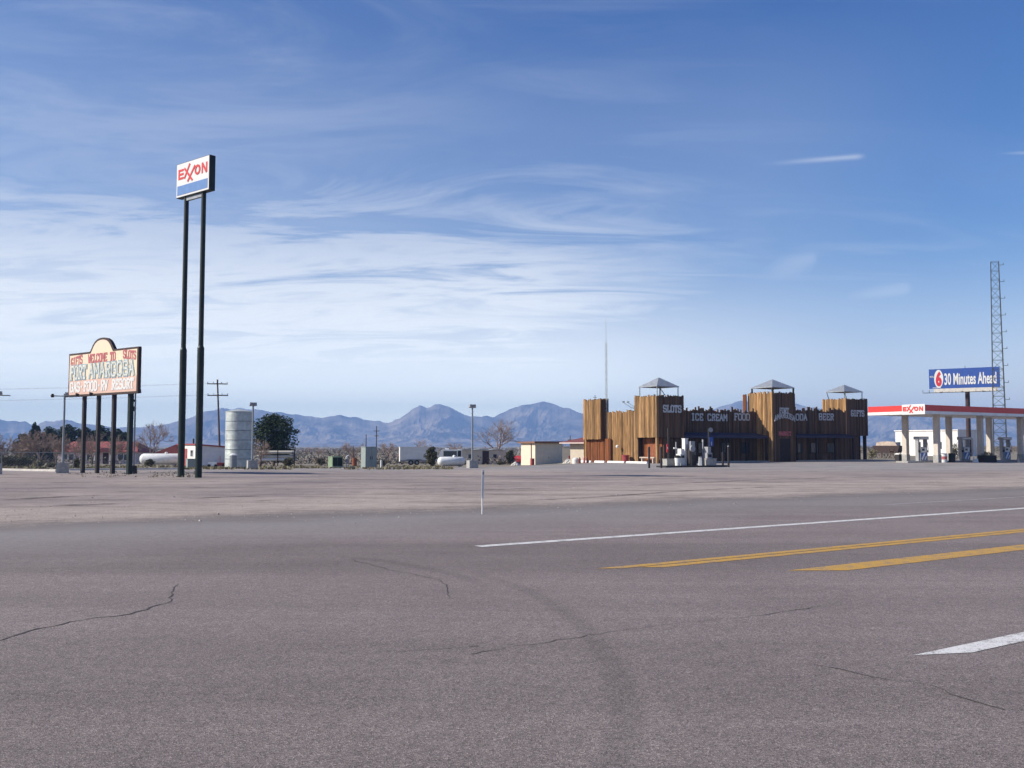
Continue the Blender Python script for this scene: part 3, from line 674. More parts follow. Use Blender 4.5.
m = MB(); m.strokes('GAS.FOOD.RV RESORT', (0.34, -0.083, Z0 + 0.34), xd, ud, 0.55, W - 0.75, 0.135, 0.008); m.build('lettering', 'white_sign', t)
for fx in (0.035, 0.215, 0.42):
    m = MB(); m.tube((fx * W, -0.06, Z0 + 0.03), (fx * W, -0.42, Z0 - 0.02), 0.025, n=6); m.lathe((fx * W, -0.42, Z0 + 0.0), (0, 0.35, 1), [(0, 0.05), (0.08, 0.11), (0.17, 0.13)], 10); m.build('floodlight', 'dark_steel', t)
def line_x(px, A, B):
    k = (px - 512) / F / cp * 1.0; k = (px - 512) / F * 1.0
    # intersect the viewing direction with the line A-B on the ground
    d = B - A; s = (k * A.y - A.x) / (d.x - k * d.y); return s * d.length
for px, r in ((83.3, 0.095), (97.6, 0.095), (113, 0.10), (129.5, 0.12)):
    x = line_x(px - 3.6, L_, R_); m = MB(); m.box((x, 0.30, Z0 / 2 + 0.6), (r * 2, r * 2.2, Z0 + 1.6)); m.build('post', 'dark_green_steel' if r > 0.11 else 'dark_steel', t)
m = MB(); m.bx(0.3, W - 0.3, 0.142, 0.188, Z0 + 0.3, Z0 + 0.42); m.bx(0.3, W - 0.3, 0.142, 0.188, Z1 - 0.5, Z1 - 0.38); m.build('back_rail', 'dark_steel', t)
b = at(134.3, 61.5)
t = thing('service_pole', 'thin grey service pole with a short side arm behind the billboard right end', 'pole', b, rz)
m = MB(); m.tube((0, 0, -.1), (0, 0, 5.3), 0.055, 0.05, 8); m.build('pole', 'grey_steel', t)
m = MB(); m.tube((0, 0, 4.95), (0.62, 0, 5.0), 0.025, n=6); m.tube((0.58, 0, 4.95), (0.58, 0, 5.16), 0.03, n=6); m.build('arm', 'grey_steel', t)
m = MB(); m.box((-0.08, -0.1, 4.0), (0.16, 0.12, 0.3)); m.build('meter_box', 'dark_steel', t); m = MB(); m.box((0.0, -0.1, 4.5), (0.12, 0.1, 0.14)); m.build('meter_box', 'dark_steel', t)
m = MB(); m.box((0, -0.05, 0.25), (0.5, 0.3, 0.5), top=(0.8, 0.8)); m.build('base_box', 'dark_steel', t)

# ------------------------------------------------------------------ tall pole sign
Ls, Rs = Vector((XX(176.8, 54.9, 180), 54.9, 0)), Vector((XX(209.4, 52.9, 180), 52.9, 0)); W = (Rs - Ls).length
rz = math.atan2(Rs.y - Ls.y, Rs.x - Ls.x); zt, zb = ZZ(155, 53), ZZ(190, 53)
t = thing('fuel_sign', 'tall red white and blue fuel sign on two dark green poles', 'sign', Ls, rz)
m = MB(); m.bx(0, W, 0.0, 0.36, zb, zt); m.build('cabinet', 'dark_green_steel', t)
m = MB(); m.bx(0.03, W - 0.03, -0.02, -0.002, zb + 0.03, zt - 0.03); m.build('face', 'white_sign', t)
H = zt - zb
m = MB(); m.bx(0.12, W - 0.14, -0.034, -0.021, zb + 0.13, zb + 0.13 + H * 0.27); m.build('blue_band', 'sign_blue', t)
m = MB(); y_ = -0.022; zl = zb + H * 0.52; hl = H * 0.30; lw = (W - 0.4) / 4.6; x0 = 0.2; th = 0.13
def seg(mb, a, b, th, y, k, mi=0):
    a, b = Vector((a[0], y, a[1])), Vector((b[0], y, b[1])); d = (b - a).normalized(); e = Vector((-d.z, 0, d.x)) * th / 2; f = Vector((0, -0.012 - 0.0015 * k, 0))
    qd = [a - e, b - e, b + e, a + e]; mb.add(qd + [p + f for p in qd], [(4, 5, 6, 7), (0, 1, 5, 4), (1, 2, 6, 5), (2, 3, 7, 6), (3, 0, 4, 7)], mi)
def exxon(m, x0, w, zl, hl, th, y_, mi=0):
    lw = w / 4.7
    seg(m, (x0 + th / 2, zl), (x0 + th / 2, zl + hl), th, y_, 0, mi)
    for i, f in enumerate((0.0, 0.5, 1.0)): zz = zl + th / 2 + (hl - th) * f; seg(m, (x0 + th, zz), (x0 + lw * 0.85, zz), th, y_, 1, mi)
    xa = x0 + lw * 1.0
    seg(m, (xa, zl + hl), (xa + lw * 1.35, zl - hl * 0.38), th, y_, 2, mi)          # shared long diagonal
    seg(m, (xa, zl), (xa + lw * 0.9, zl + hl * 1.32), th, y_, 3, mi)
    seg(m, (xa + lw * 0.55, zl - hl * 0.38), (xa + lw * 1.75, zl + hl), th, y_, 4, mi)
    xo = x0 + lw * 2.75; r = [(math.cos(a), math.sin(a)) for a in np.linspace(0, 2 * PI, 15)]
    for k, (a, b) in enumerate(zip(r, r[1:])):
        seg(m, (xo + lw * 0.42 + a[0] * lw * 0.36, zl + hl / 2 + a[1] * (hl / 2 - th / 2)), (xo + lw * 0.42 + b[0] * lw * 0.36, zl + hl / 2 + b[1] * (hl / 2 - th / 2)), th, y_, 5 + k % 2, mi)
    xn = x0 + lw * 3.82
    seg(m, (xn + th / 2, zl), (xn + th / 2, zl + hl), th, y_, 0, mi); seg(m, (xn + lw * 0.8, zl), (xn + lw * 0.8, zl + hl), th, y_, 1, mi); seg(m, (xn + th / 2, zl + hl), (xn + lw * 0.8, zl), th, y_, 2, mi)
exxon(m, 0.2, W - 0.4, zl, hl, 0.125, -0.022); m.build('lettering', 'sign_red', t)
for px in (179.2, 196.6):
    x = line_x(px, Ls, Rs)
    m = MB(); zs = ZZ(349, 54); m.tube((x, 0.18, -0.3), (x, 0.18, zs), 0.185, 0.185, 16); m.tube((x, 0.18, zs), (x, 0.18, zs + 0.12), 0.185, 0.135, 16, cap=False); m.tube((x, 0.18, zs + 0.1), (x, 0.18, zb + 0.1), 0.135, 0.13, 16)
    m.build('pole', 'dark_green_steel', t, smooth=False)
m = MB(); m.bx(line_x(179.2, Ls, Rs) - 0.1, line_x(196.6, Ls, Rs) + 0.1, 0.10, 0.26, zb - 0.22, zb - 0.003); m.build('crossbeam', 'grey_steel', t)

# ------------------------------------------------------------------ left background things
# chain link fence
M['mesh_wire'] = M['grey_steel']
def fence(px0, Y0, px1, Y1, topz, label):
    a, b = at(px0, Y0), at(px1, Y1); t = thing('chain_link_fence', label, 'fence', a, math.atan2(b.y - a.y, b.x - a.x)); L = (b - a).to_2d().length; dz = b.z - a.z
    n = int(L / 2.4)
    for i in range(n + 1):
        m = MB(); x = L * i / n; m.tube((x, 0, dz * i / n - 0.1), (x, 0, dz * i / n + topz + 0.03), 0.03, n=6); m.build('post', 'grey_steel', t)
    m = MB(); m.tube((0, 0, topz), (L, 0, topz + dz), 0.022, n=6); m.build('top_rail', 'grey_steel', t)
    m = MB(); s_ = 0.0
    k = 0.22
    while s_ < L + topz:
        for sg in (1, -1):
            x0, x1 = (s_ - topz, s_) if sg > 0 else (s_, s_ - topz)
            za, zb_ = 0.03, topz
            c0, c1 = max(0, min(L, x0)), max(0, min(L, x1))
            if abs(c1 - c0) < 0.05: continue
            f0 = (c0 - x0) / (x1 - x0); f1 = (c1 - x0) / (x1 - x0)
            m.tube((c0, 0, za + (zb_ - za) * f0 + dz * c0 / L), (c1, 0, za + (zb_ - za) * f1 + dz * c1 / L), 0.004, n=3, cap=False)
        s_ += k
    m.build('wire_mesh', 'grey_steel', t)
fence(-35, 76, 74, 78, 1.25, 'chain link fence along the lot edge at the far left')

# red roofed house
def hframe(px, Y): return at(px, Y)
b = at(57, 180); Wd = XX(136, 180) - XX(57, 180)
t = thing('red_roofed_house', 'long low house with faded red roof behind the welcome billboard posts', 'house', b, 0.0)
zr = ZZ(441.5, 184) - b.z; ze = ZZ(452, 180) - b.z
m = MB(); m.bx(0, Wd, 0, 8, -0.3, ze); m.build('wall', 'pink_wall', t)
m = MB(); ov = 0.5
m.add([(-ov, -ov, ze - 0.05), (Wd + ov, -ov, ze - 0.05), (Wd + ov, 8 + ov, ze - 0.05), (-ov, 8 + ov, ze - 0.05), (1.2, 4, zr), (Wd - 1.2, 4, zr), (-ov, -ov, ze + .1), (Wd + ov, -ov, ze + .1), (Wd + ov, 8 + ov, ze + .1), (-ov, 8 + ov, ze + .1)],
      [(3, 2, 1, 0), (0, 1, 7, 6), (1, 2, 8, 7), (2, 3, 9, 8), (3, 0, 6, 9), (6, 7, 5, 4), (7, 8, 5), (8, 9, 4, 5), (9, 6, 4)]); m.build('roof', 'red_roof', t)
gxm = XX(106, 180) - b.x
m = MB(); m.add([(gxm - 1.6, -1.6, ze - .02), (gxm + 1.6, -1.6, ze - .02), (gxm, -1.6, ze + 0.75), (gxm - 1.6, 2.2, ze - .02), (gxm + 1.6, 2.2, ze - .02), (gxm, 2.2, ze + 0.75)], [(0, 1, 2), (5, 4, 3), (1, 4, 5, 2), (3, 0, 2, 5), (0, 3, 4, 1)]); m.build('porch_roof', 'maroon', t)
for px in (65, 72, 90, 121, 127):
    x = XX(px, 180) - b.x; w = m = MB(); m.bx(x - 0.55, x + 0.55, -0.06, -0.004, 0.6, 1.85); w = m.build('window', 'white_paint', t)
    m = MB(); m.bx(x - 0.47, x + 0.47, -0.075, -0.063, 0.68, 1.77); m.build('pane', 'glass', w)
m = MB(); m.bx(gxm - 0.5, gxm + 0.5, -0.06, -0.004, 0.0, 2.0); m.build('door', 'brown_paint', t)
for sx in (-1.4, 1.4):
    m = MB(); m.bx(gxm + sx - 0.07, gxm + sx + 0.07, -1.55, -1.41, -0.2, ze - 0.02); m.build('porch_post', 'white_paint', t)

# second red roofed cottage behind the white office
b = at(158, 150); t = thing('cottage', 'small red roofed cottage just left of the white office with red trim', 'house', b, 0)
wd = XX(188, 150) - XX(158, 150); zr = ZZ(444, 150) - b.z; ze = ZZ(453, 150) - b.z
m = MB(); m.bx(0, wd, 0, 4, -.3, ze); m.build('wall', 'pink_wall', t)
m = MB(); m.prism([(-0.4, ze - 0.1), (wd + 0.4, ze - 0.1), (wd + 0.4, ze), (wd * 0.9, zr), (wd * 0.66, zr), (-0.4, ze)], -0.4, 4.4); m.build('roof', 'red_roof', t)
m = MB(); m.bx(0.5, 1.4, -0.05, -0.003, 0.7, 1.6); m.build('window', 'glass', t)

# white office with red trim
Y = 108; b = at(196, Y)
t = thing('white_office', 'small white office with red trim behind the fuel sign poles', 'building', b, ANG)
ux = lambda px0, px1, Y: (px1 - px0) / (F / Y * (U.x - (px0 - 512) / F * U.y)); nxw = lambda px0, px1, Y: (px0 - px1) / (F / Y * (-N.x + (px0 - 512) / F * N.y))
wr = ux(196, 226, Y); wl = nxw(196, 177.5, Y) if nxw(196, 177.5, Y) > 0 else 3
wl = min(wl, 8.0); h1 = ZZ(445.0, Y) - b.z; h2 = ZZ(447.5, Y + 1.5) - b.z
m = MB(); m.prism([(0, -0.3), (wr, -0.3), (wr, h2), (0, h1)], 0, wl); m.build('wall', 'white_wall', t)
m = MB(); m.prism([(-0.15, h1 + 0.0), (wr + 0.2, h2 + 0.0), (wr + 0.2, h2 + 0.14), (-0.15, h1 + 0.14)], -0.15, wl + 0.15); m.bx(wr - 0.01, wr + 0.07, -0.05, 0.05, -.2, h2); m.build('trim', 'red_trim', t)
m = MB(); m.bx(-0.05, -0.004, 0.9, 1.9, 1.0, 1.8); w = m.build('window', 'white_paint', t)
m = MB(); m.bx(-0.065, -0.052, 0.98, 1.82, 1.07, 1.73); m.build('pane', 'glass', w)
m = MB(); m.bx(-0.05, -0.004, 3.2, 4.1, 0.0, 1.9); m.build('door', 'red_trim', t)
m = MB(); m.tube((0.6, 3.0, h1 - 0.1), (0.6, 3.0, h1 + 0.7), 0.1, n=8); m.build('vent_pipe', 'dark_steel', t)
# clutter in front of the office
b = at(191, 80); m = MB(); m.box((0, 0, 0.36), (0.62, 0.5, 0.72), ANG); m.box((0, 0, 0.75), (0.68, 0.56, 0.05), ANG)
tag(m.build('storage_bin', 'grey_green', loc=b), 'pale grey green bin between the two fuel sign poles', 'bin')
b = at(213, 92); t = thing('machine', 'low red and white machine lying in front of the white office', 'machine', b, 0.2)
m = MB(); m.box((0, 0, 0.3), (0.9, 0.5, 0.34), top=(0.8, 0.8)); m.build('body', 'white_paint', t)
m = MB(); m.box((0.75, 0, 0.28), (0.7, 0.45, 0.3)); m.box((1.35, 0.1, 0.2), (0.5, 0.35, 0.25)); m.build('engine', 'red_trim', t)
for x in (-0.3, 0.3, 1.0):
    m = MB(); m.tube((x, -0.3, 0.15), (x, -0.2, 0.15), 0.15, n=12); m.build('wheel', 'rubber', t)
m = MB(); m.tube((0.65, 0, 0.4), (0.65, 0, 1.05), 0.03, n=6); m.build('handle', 'red_trim', t)

# propane tanks
def propane(px0, px1, y0, y1, Y, rz, label):
    b = at((px0 + px1) / 2, Y); r = (y1 - y0) / 2 * Y / F; zc = ZZ((y0 + y1) / 2, Y) - b.z; L = (px1 - px0) * Y / F / max(math.cos(rz), 0.5)
    t = thing('propane_tank', label, 'propane tank', b, rz, 'white propane tanks')
    prof = [(-L / 2, 0.03), (-L / 2 + r * 0.12, r * 0.5), (-L / 2 + r * 0.35, r * 0.8), (-L / 2 + r * 0.7, r), (L / 2 - r * 0.7, r), (L / 2 - r * 0.35, r * 0.8), (L / 2 - r * 0.12, r * 0.5), (L / 2, 0.03)]
    m = MB(); m.lathe((0, 0, zc), (1, 0, 0), prof, 20); m.build('tank', 'white_paint', t, smooth=True)
    for s in (-0.3, 0.3):
        m = MB(); m.box((s * L, 0, (zc - r * 0.8) / 2), (0.18, r * 1.5, zc - r * 0.8 + 0.2)); m.build('saddle', 'concrete', t)
    m = MB(); m.lathe((0.1 * L, 0, zc + r - 0.03), (0, 0, 1), [(0, 0.16), (0.14, 0.16), (0.2, 0.08)], 12); m.build('valve_dome', 'white_paint', t)
propane(141, 183, 453.5, 464.5, 112, 0.15, 'white propane tank left of the white office, behind a round bush')
propane(438, 465, 456.8, 466.0, 100, 0.35, 'white propane tank beside the lamp pole before the white camper van')

# utility poles and wires
def utility_pole(px, Y, topy, label, arms, lean=0.0, r=0.14, rz=0.2):
    b = at(px, Y); H = ZZ(topy, Y) - b.z; t = thing('utility_pole', label, 'utility pole', b, rz, 'wooden utility poles')
    top = Vector((-lean, 0, H)); m = MB(); m.tube((0, 0, -0.3), top, r, r * 0.7, 10); m.build('pole', 'wood_pole', t)
    for ay, aw in arms:
        z = ZZ(ay, Y) - b.z; x = -lean * z / H
        m = MB(); m.box((x, -0.13, z), (aw, 0.1, 0.13)); c = m.build('crossarm', 'wood_pole', t)
        for s in (-0.47, -0.2, 0.2, 0.47):
            m = MB(); m.lathe((x + aw * s, -0.13, z + 0.06), (0, 0, 1), [(0, 0.03), (0.08, 0.03), (0.1, 0.06), (0.2, 0.05)], 8); m.build('insulator', 'grey_steel', c)
    return b, H
ub, uh = utility_pole(220.6, 130, 379.5, 'weathered wooden utility pole with two crossarms left of the metal tank', [(384, 2.6), (395.5, 2.6)], 0.55)
utility_pole(376.4, 260, 426, 'distant utility pole with short crossarms above the tall grey green cabinet', [(431, 1.5), (436, 1.2)], 0, 0.16)
utility_pole(366.0, 260, 434.5, 'distant plain utility pole left of the one with crossarms', [], 0, 0.16)
utility_pole(570.2, 190, 435.5, 'thin dark utility pole between the cream shed and the fort', [(440, 1.0)], 0, 0.11)
utility_pole(339, 110, 450, 'short thin wooden pole beside the green transformer box', [], 0, 0.06)
utility_pole(353.2, 150, 446, 'short wooden pole behind the rusty drum between the utility boxes', [], 0, 0.09)
m = MB()
for z, off in ((ZZ(384, 130), -1.2), (ZZ(384, 130), 1.2), (ZZ(395.5, 130), -1.2), (ZZ(395.5, 130), 1.2)):
    a = Vector((ub.x - 0.55 + off, 130, z + 0.15)); bb = Vector((-140, 138 + off, z + 0.6)); pr = a
    for i in range(1, 25):
        f = i / 24; p = a.lerp(bb, f); p.z -= 2.0 * (4 * f * (1 - f)) * 0.5; m.tube(pr, p, 0.011, n=4, cap=False); pr = p
tag(m.build('power_wires', 'grey_steel'), 'thin overhead power wires running left from the wooden utility pole', 'wires')

# corrugated metal tank
Y = 81; b = at(238.8, Y); r = 13.2 * Y / F; H = ZZ(412, Y) - b.z
t = thing('water_tank', 'tall round galvanised metal tank with ring seams', 'tank', b)
prof = []; zc = 0.0; nr = 90
for i in range(nr + 1):
    z = H * i / nr; prof.append((z, r * (1 + 0.006 * math.sin(z * 2 * PI / 0.10 * 1.0))))
m = MB(); m.lathe((0, 0, -0.05), (0, 0, 1), prof, 48); m.build('shell', 'galv', t)
for i in range(1, 6):
    m = MB(); z = H * i / 6; m.lathe((0, 0, z - 0.03), (0, 0, 1), [(0, r * 1.002), (0.01, r * 1.016), (0.05, r * 1.016), (0.06, r * 1.002)], 48); m.build('ring_seam', 'grey_steel', t)
m = MB(); m.lathe((0, 0, H - 0.05), (0, 0, 1), [(0, r * 1.01), (0.08, r * 1.025), (0.12, r * 0.9), (0.28, r * 0.1)], 48); m.build('roof', 'galv', t)
b = at(233.6, 75.5); t = thing('waste_bin', 'small grey cylinder bin at the foot of the metal tank', 'bin', b)
m = MB(); m.lathe((0, 0, 0), (0, 0, 1), [(0, 0.24), (0.05, 0.26), (1.0, 0.27)], 18); m.build('body', 'grey_steel', t)
m = MB(); m.lathe((0, 0, 1.0), (0, 0, 1), [(0, 0.29), (0.08, 0.29), (0.16, 0.12)], 18); m.build('lid', 'white_paint', t)

# stacked pipes
Y = 114; b = at(278, Y)
t = thing('pipe_stack', 'two tier stack of pale grey pipes on a rack below the dark green tree', 'pipe stack', b, 0.22)
Lp = 36 * Y / F
for tier, (zz, n) in enumerate(((0.75, 6), (1.55, 5))):
    for k in range(n):
        for j in range(2 if tier == 0 else 1):
            m = MB(); rr_ = 0.17; y = -0.9 + k * 0.36; z = zz + j * 0.34; x0 = -Lp / 2 + random.uniform(-.3, .3); x1 = Lp / 2 + random.uniform(-1.2, .3); z += random.uniform(-.03, .03)
            m.tube((x0, y, z), (x1, y, z), rr_, n=10, cap=False); m.tube((x0 + 0.01, y, z), (x1 - 0.01, y, z), rr_ * 0.8, n=10, cap=True); m.build('pipe', ('white_wall', 'beige_wall', 'pump_grey')[(k * 2 + tier + j) % 3], t)
m = MB()
for x in (-0.45, 0.0, 0.45):
    m.box((x * Lp, 0, 0.5), (0.12, 2.4, 0.1)); m.box((x * Lp, 0, 1.31), (0.1, 2.4, 0.1))
    for y in (-1.12, 1.12): m.box((x * Lp, y, 0.9), (0.1, 0.09, 2.0))
m.build('rack', 'brown_paint', t)
b = at(272, 112); m = MB(); m.lathe((0, 0, 1.9), (0, 0, 1), [(0, .1), (.1, .22), (.25, .2), (.3, .05)], 12)

# utility boxes
b = at(332.6, 84); t = thing('transformer_box', 'low green transformer box on a concrete pad', 'utility box', b, ANG)
wr = 0.95; m = MB(); m.bx(0, wr, 0, 0.9, 0.1, 0.92); m.build('cabinet', 'green_box', t)
m = MB(); m.bx(-0.03, wr + 0.03, -0.03, 0.93, 0.922, 0.97); m.build('lid', 'green_box', t)
m = MB(); m.bx(0.06, 0.46, -0.02, -0.003, 0.16, 0.86); m.bx(0.49, 0.89, -0.02, -0.003, 0.16, 0.86); m.build('door', 'dark_green_steel', t)
m = MB(); m.bx(-0.25, wr + 1.0, -0.35, 1.2, -0.1, 0.1); m.build('pad', 'concrete', t)
b = at(346.5, 85); t = thing('meter_post', 'white bent pipe meter beside the green transformer box', 'meter', b, ANG)
m = MB(); m.tube((0, 0, 0.0), (0, 0, 0.95), 0.06, n=8); m.tube((0, 0, 0.95), (0.2, 0, 1.05), 0.06, n=8); m.build('pipe', 'white_paint', t)
m = MB(); m.box((0.05, -0.08, 0.62), (0.26, 0.14, 0.34)); m.build('meter_box', 'pump_grey', t)
b = at(354.6, 110); m = MB(); m.lathe((0, 0, 0), (0, 0, 1), [(0, .27), (.3, .27), (.31, .29), (.34, .27), (.62, .27), (.63, .29), (.66, .27), (.92, .27)], 18)
tag(m.build('oil_drum', 'rust', loc=b), 'rusty red drum left of the tall grey green cabinet', 'drum')
b = at(365.6, 80); t = thing('utility_cabinet', 'tall grey green metal cabinet at the edge of the gravel lot', 'utility box', b, ANG)
hh = ZZ(447.2, 80) - b.z
m = MB(); m.bx(0, 1.0, 0, 0.85, 0.02, hh); m.build('cabinet', 'grey_green', t)
m = MB(); m.bx(-0.03, 1.03, -0.03, 0.88, hh + 0.002, hh + 0.05); m.build('lid', 'grey_green', t)
for x in (0.04, 0.51):
    m = MB(); m.bx(x, x + 0.45, -0.02, -0.003, 0.1, hh - 0.08); d = m.build('door', 'grey_green', t)
    m = MB(); m.bx(x + (0.36 if x < .3 else 0.05), x + (0.40 if x < .3 else 0.09), -0.045, -0.022, 0.7, 0.95); m.build('handle', 'dark_steel', d)
b = at(381.5, 88); m = MB(); m.box((0, 0, 0.3), (0.14, 0.1, 0.66), ANG); m.box((0, 0, 0.645), (0.1, 0.07, 0.03), ANG)
tag(m.build('marker_stake', 'white_paint', loc=b), 'short white stake right of the tall grey green cabinet', 'stake')

# cargo trailer
Y = 138; b = at(400, Y); t = thing('cargo_trailer', 'pale grey box trailer with two dark wheels, right of the tall cabinet', 'trailer', b, ANG - 0.42)
hh = ZZ(447.5, Y) - b.z; Lt = 5.2
m = MB(); m.bx(0, Lt, 0, 2.1, 0.5, hh); m.build('body', 'white_wall', t)
m = MB(); m.bx(-0.04, Lt + 0.04, -0.04, 2.14, hh + 0.002, hh + 0.1); m.build('roof', 'white_paint', t)
m = MB(); m.bx(0.05, Lt - 0.05, -0.02, -0.003, 0.52, 0.7); m.build('skirt', 'grey_steel', t)
for x in (1.5, 2.35):
    m = MB(); m.tube((x, -0.12, 0.34), (x, 0.14, 0.34), 0.36, n=18); w = m.build('wheel', 'rubber', t)
    m = MB(); m.tube((x, -0.135, 0.34), (x, -0.122, 0.34), 0.17, n=12); m.build('rim', 'grey_steel', w)
m = MB(); m.bx(0.9, 3.0, -0.16, -0.022, 0.72, 0.8); m.build('fender', 'grey_steel', t)
m = MB(); m.tube((Lt, 1.05, 0.45), (Lt + 1.1, 1.05, 0.45), 0.05, n=6); m.build('drawbar', 'dark_steel', t)

# camper van
Y = 150; b = at(438.5, Y); t = thing('camper_van', 'white camper van with dark side windows behind the right propane tank', 'van', b, 0.08)
Lv = 23.5 * Y / F; hh = ZZ(449.5, Y) - b.z
m = MB(); m.prism([(0, 0.35), (Lv, 0.35), (Lv, hh), (0.7, hh), (0.35, hh - 0.15), (0.05, 1.25)], 0, 2.0); m.build('body', 'white_paint', t)
m = MB(); m.bx(0.75, 2.75, -0.02, -0.003, 1.25, hh - 0.22); m.build('window', 'glass', t)
m = MB(); m.bx(2.9, 3.4, -0.02, -0.003, 1.15, hh - 0.18); m.build('window', 'rubber', t)
m = MB(); m.add([(0.02, 0.15, 1.3), (0.02, 1.85, 1.3), (0.32, 1.85, hh - 0.2), (0.32, 0.15, hh - 0.2)], [(3, 2, 1, 0)]); m.build('windscreen', 'glass', t)
for x in (0.65, Lv - 0.6):
    m = MB(); m.tube((x, -0.06, 0.33), (x, 0.2, 0.33), 0.33, n=16); m.build('wheel', 'rubber', t)
m = MB(); m.bx(1.0, 1.6, 0.6, 1.3, hh + 0.002, hh + 0.2); m.build('roof_vent', 'white_paint', t)

# mobile home
Y = 160; b = at(461, Y); t = thing('mobile_home', 'low beige mobile home with a dark doorway, right of the middle lamp pole', 'mobile home', b, 0.12)
Lm = 44.5 * Y / F; hh = ZZ(450.3, Y) - b.z
m = MB(); m.bx(0, Lm, 0, 3.5, -0.3, hh); m.build('wall', 'beige_wall', t)
m = MB()
for i in range(14):
    x0 = -0.3 + (Lm + 0.6) * i / 14; x1 = -0.3 + (Lm + 0.6) * (i + 1) / 14; z0 = hh + 0.03 + 0.08 * math.sin(i * 1.3); z1 = hh + 0.03 + 0.08 * math.sin((i + 1) * 1.3)
    m.add([(x0, -0.3, z0), (x1, -0.3, z1), (x1, 3.8, z1), (x0, 3.8, z0), (x0, -0.3, z0 + .13), (x1, -0.3, z1 + .13), (x1, 3.8, z1 + .13), (x0, 3.8, z0 + .13)], [(3, 2, 1, 0), (4, 5, 6, 7), (0, 1, 5, 4), (2, 3, 7, 6), (1, 2, 6, 5), (3, 0, 4, 7)])
m.build('roof', 'galv', t)
xd0 = XX(482.5, Y) - b.x
m = MB(); m.bx(xd0, xd0 + 1.05, -0.06, -0.004, -0.1, hh - 0.1); m.build('doorway', 'brown_paint', t)
for xw in (1.2, 5.2): 
    m = MB(); m.bx(xw, xw + 0.7, -0.04, -0.004, 0.95, 1.6); m.build('window', 'glass', t)
m = MB(); m.bx(Lm - 1.4, Lm - 0.6, -0.05, -0.004, 0.9, 1.6); m.build('window', 'beige_wall', t)
bush(500, 140, 461, 7, 'small dark bush at the foot of the beige mobile home, right side', 51, n=400)

# cars by the shed
def car(px, Y, rz, bodym, label):
    b = at(px, Y); t = thing('parked_car', label, 'car', b, rz, None)
    pr = [(-2.1, 0.35), (2.1, 0.35), (2.15, 0.62), (1.9, 0.82), (1.0, 0.92), (0.35, 1.38), (-1.0, 1.4), (-1.6, 0.98), (-2.1, 0.9)]
    m = MB(); m.prism(pr, -0.82, 0.82); m.build('body', bodym, t)
    for s in (-1, 1):
        m = MB(); y = s * 0.822
        m.add([(0.8, y + s * .004, 0.95), (0.3, y + s * .004, 1.32), (-0.95, y + s * .004, 1.33), (-1.4, y + s * .004, 0.97)], [(0, 1, 2, 3)]); m.build('window', 'glass', t)
    m = MB(); m.add([(1.02, -0.7, 0.935), (1.02, 0.7, 0.935), (0.42, 0.66, 1.355), (0.42, -0.66, 1.355)], [(0, 1, 2, 3)]); m.build('windscreen', 'glass', t)
    for x in (-1.3, 1.35):
        for s in (-1, 1):
            m = MB(); m.tube((x, s * 0.7, 0.32), (x, s * 0.85, 0.32), 0.32, n=16); w = m.build('wheel', 'rubber', t)
            m = MB(); m.tube((x, s * 0.852, 0.32), (x, s * 0.86, 0.32), 0.18, n=12); m.build('rim', 'grey_steel', w)
    for s in (-0.55, 0.55):
        m = MB(); m.box((2.13, s, 0.68), (0.05, 0.32, 0.13)); m.build('headlight', 'white_paint', t)
car(519.0, 158, 1.45, 'car_red', 'red car half hidden behind the cream shed')
def heap(px, Y, w, h, label, seed):
    rnd = random.Random(seed); b = at(px, Y); mb = MB(); n = 18; rings = 5; vs = []
    for k in range(rings + 1):
        f = k / rings
        for i in range(n):
            a_ = 2 * PI * i / n; rr_ = (1 - f) * (1 + 0.25 * rnd.uniform(-1, 1)); vs.append((w / 2 * rr_ * math.cos(a_), w / 2.6 * rr_ * math.sin(a_), -0.1 + (h + 0.1) * (1 - (1 - f) ** 1.6) * rnd.uniform(0.88, 1.05)))
    mb.add(vs, [(k * n + i, k * n + (i + 1) % n, (k + 1) * n + (i + 1) % n, (k + 1) * n + i) for k in range(rings) for i in range(n)] + [tuple(range(rings * n, rings * n + n))])
    tag(mb.build('rubble_heap', 'pale_concrete', loc=b), label, 'rubble', 'low pale rubble heaps')
heap(515.5, 128, 1.3, 0.5, 'low pale rubble heap left of the cream shed, before the red car', 1)
heap(568.5, 124, 1.4, 0.5, 'low pale rubble heap between the cream shed and the gas bottles', 2)
b = at(563, 152); t0_ = at(582, 152); m = MB(); m.box((1.4, 0, 0.9), (2.9, 0.2, 2.0)); m.box((1.4, 0, 1.93), (3.0, 0.28, 0.07))
tag(m.build('block_wall', 'tan_wall', loc=b), 'low tan block wall between the cream shed and the tan annex', 'wall')

# cream shed
Y = 132; b = at(535.2, Y); b.z -= 0.05
t = thing('cream_shed', 'cream flat roofed shed standing left of the fort', 'shed', b, ANG)
wr = ux(535.2, 563, Y); wl = 3.3; hh = ZZ(443.3, Y) - b.z
m = MB(); m.bx(0, wr, 0, wl, -0.3, hh); m.build('wall', 'cream_wall', t)
m = MB(); m.add([(-0.35, -0.35, hh + .004), (wr + 0.3, -0.35, hh + .004), (wr + 0.3, wl + 0.35, hh + .004), (-0.35, wl + 0.35, hh + .004), (-0.35, -0.35, hh + .27), (wr + 0.3, -0.35, hh + .27), (wr + 0.3, wl + 0.35, hh + .2), (-0.35, wl + 0.35, hh + .2)],
   [(3, 2, 1, 0), (4, 5, 6, 7), (0, 1, 5, 4), (1, 2, 6, 5), (2, 3, 7, 6), (3, 0, 4, 7)]); m.build('roof', 'brown_roof', t)
m = MB(); m.bx(1.35, 2.3, -0.03, -0.003, 0.0, 2.0); d = m.build('door', 'cream_wall', t)
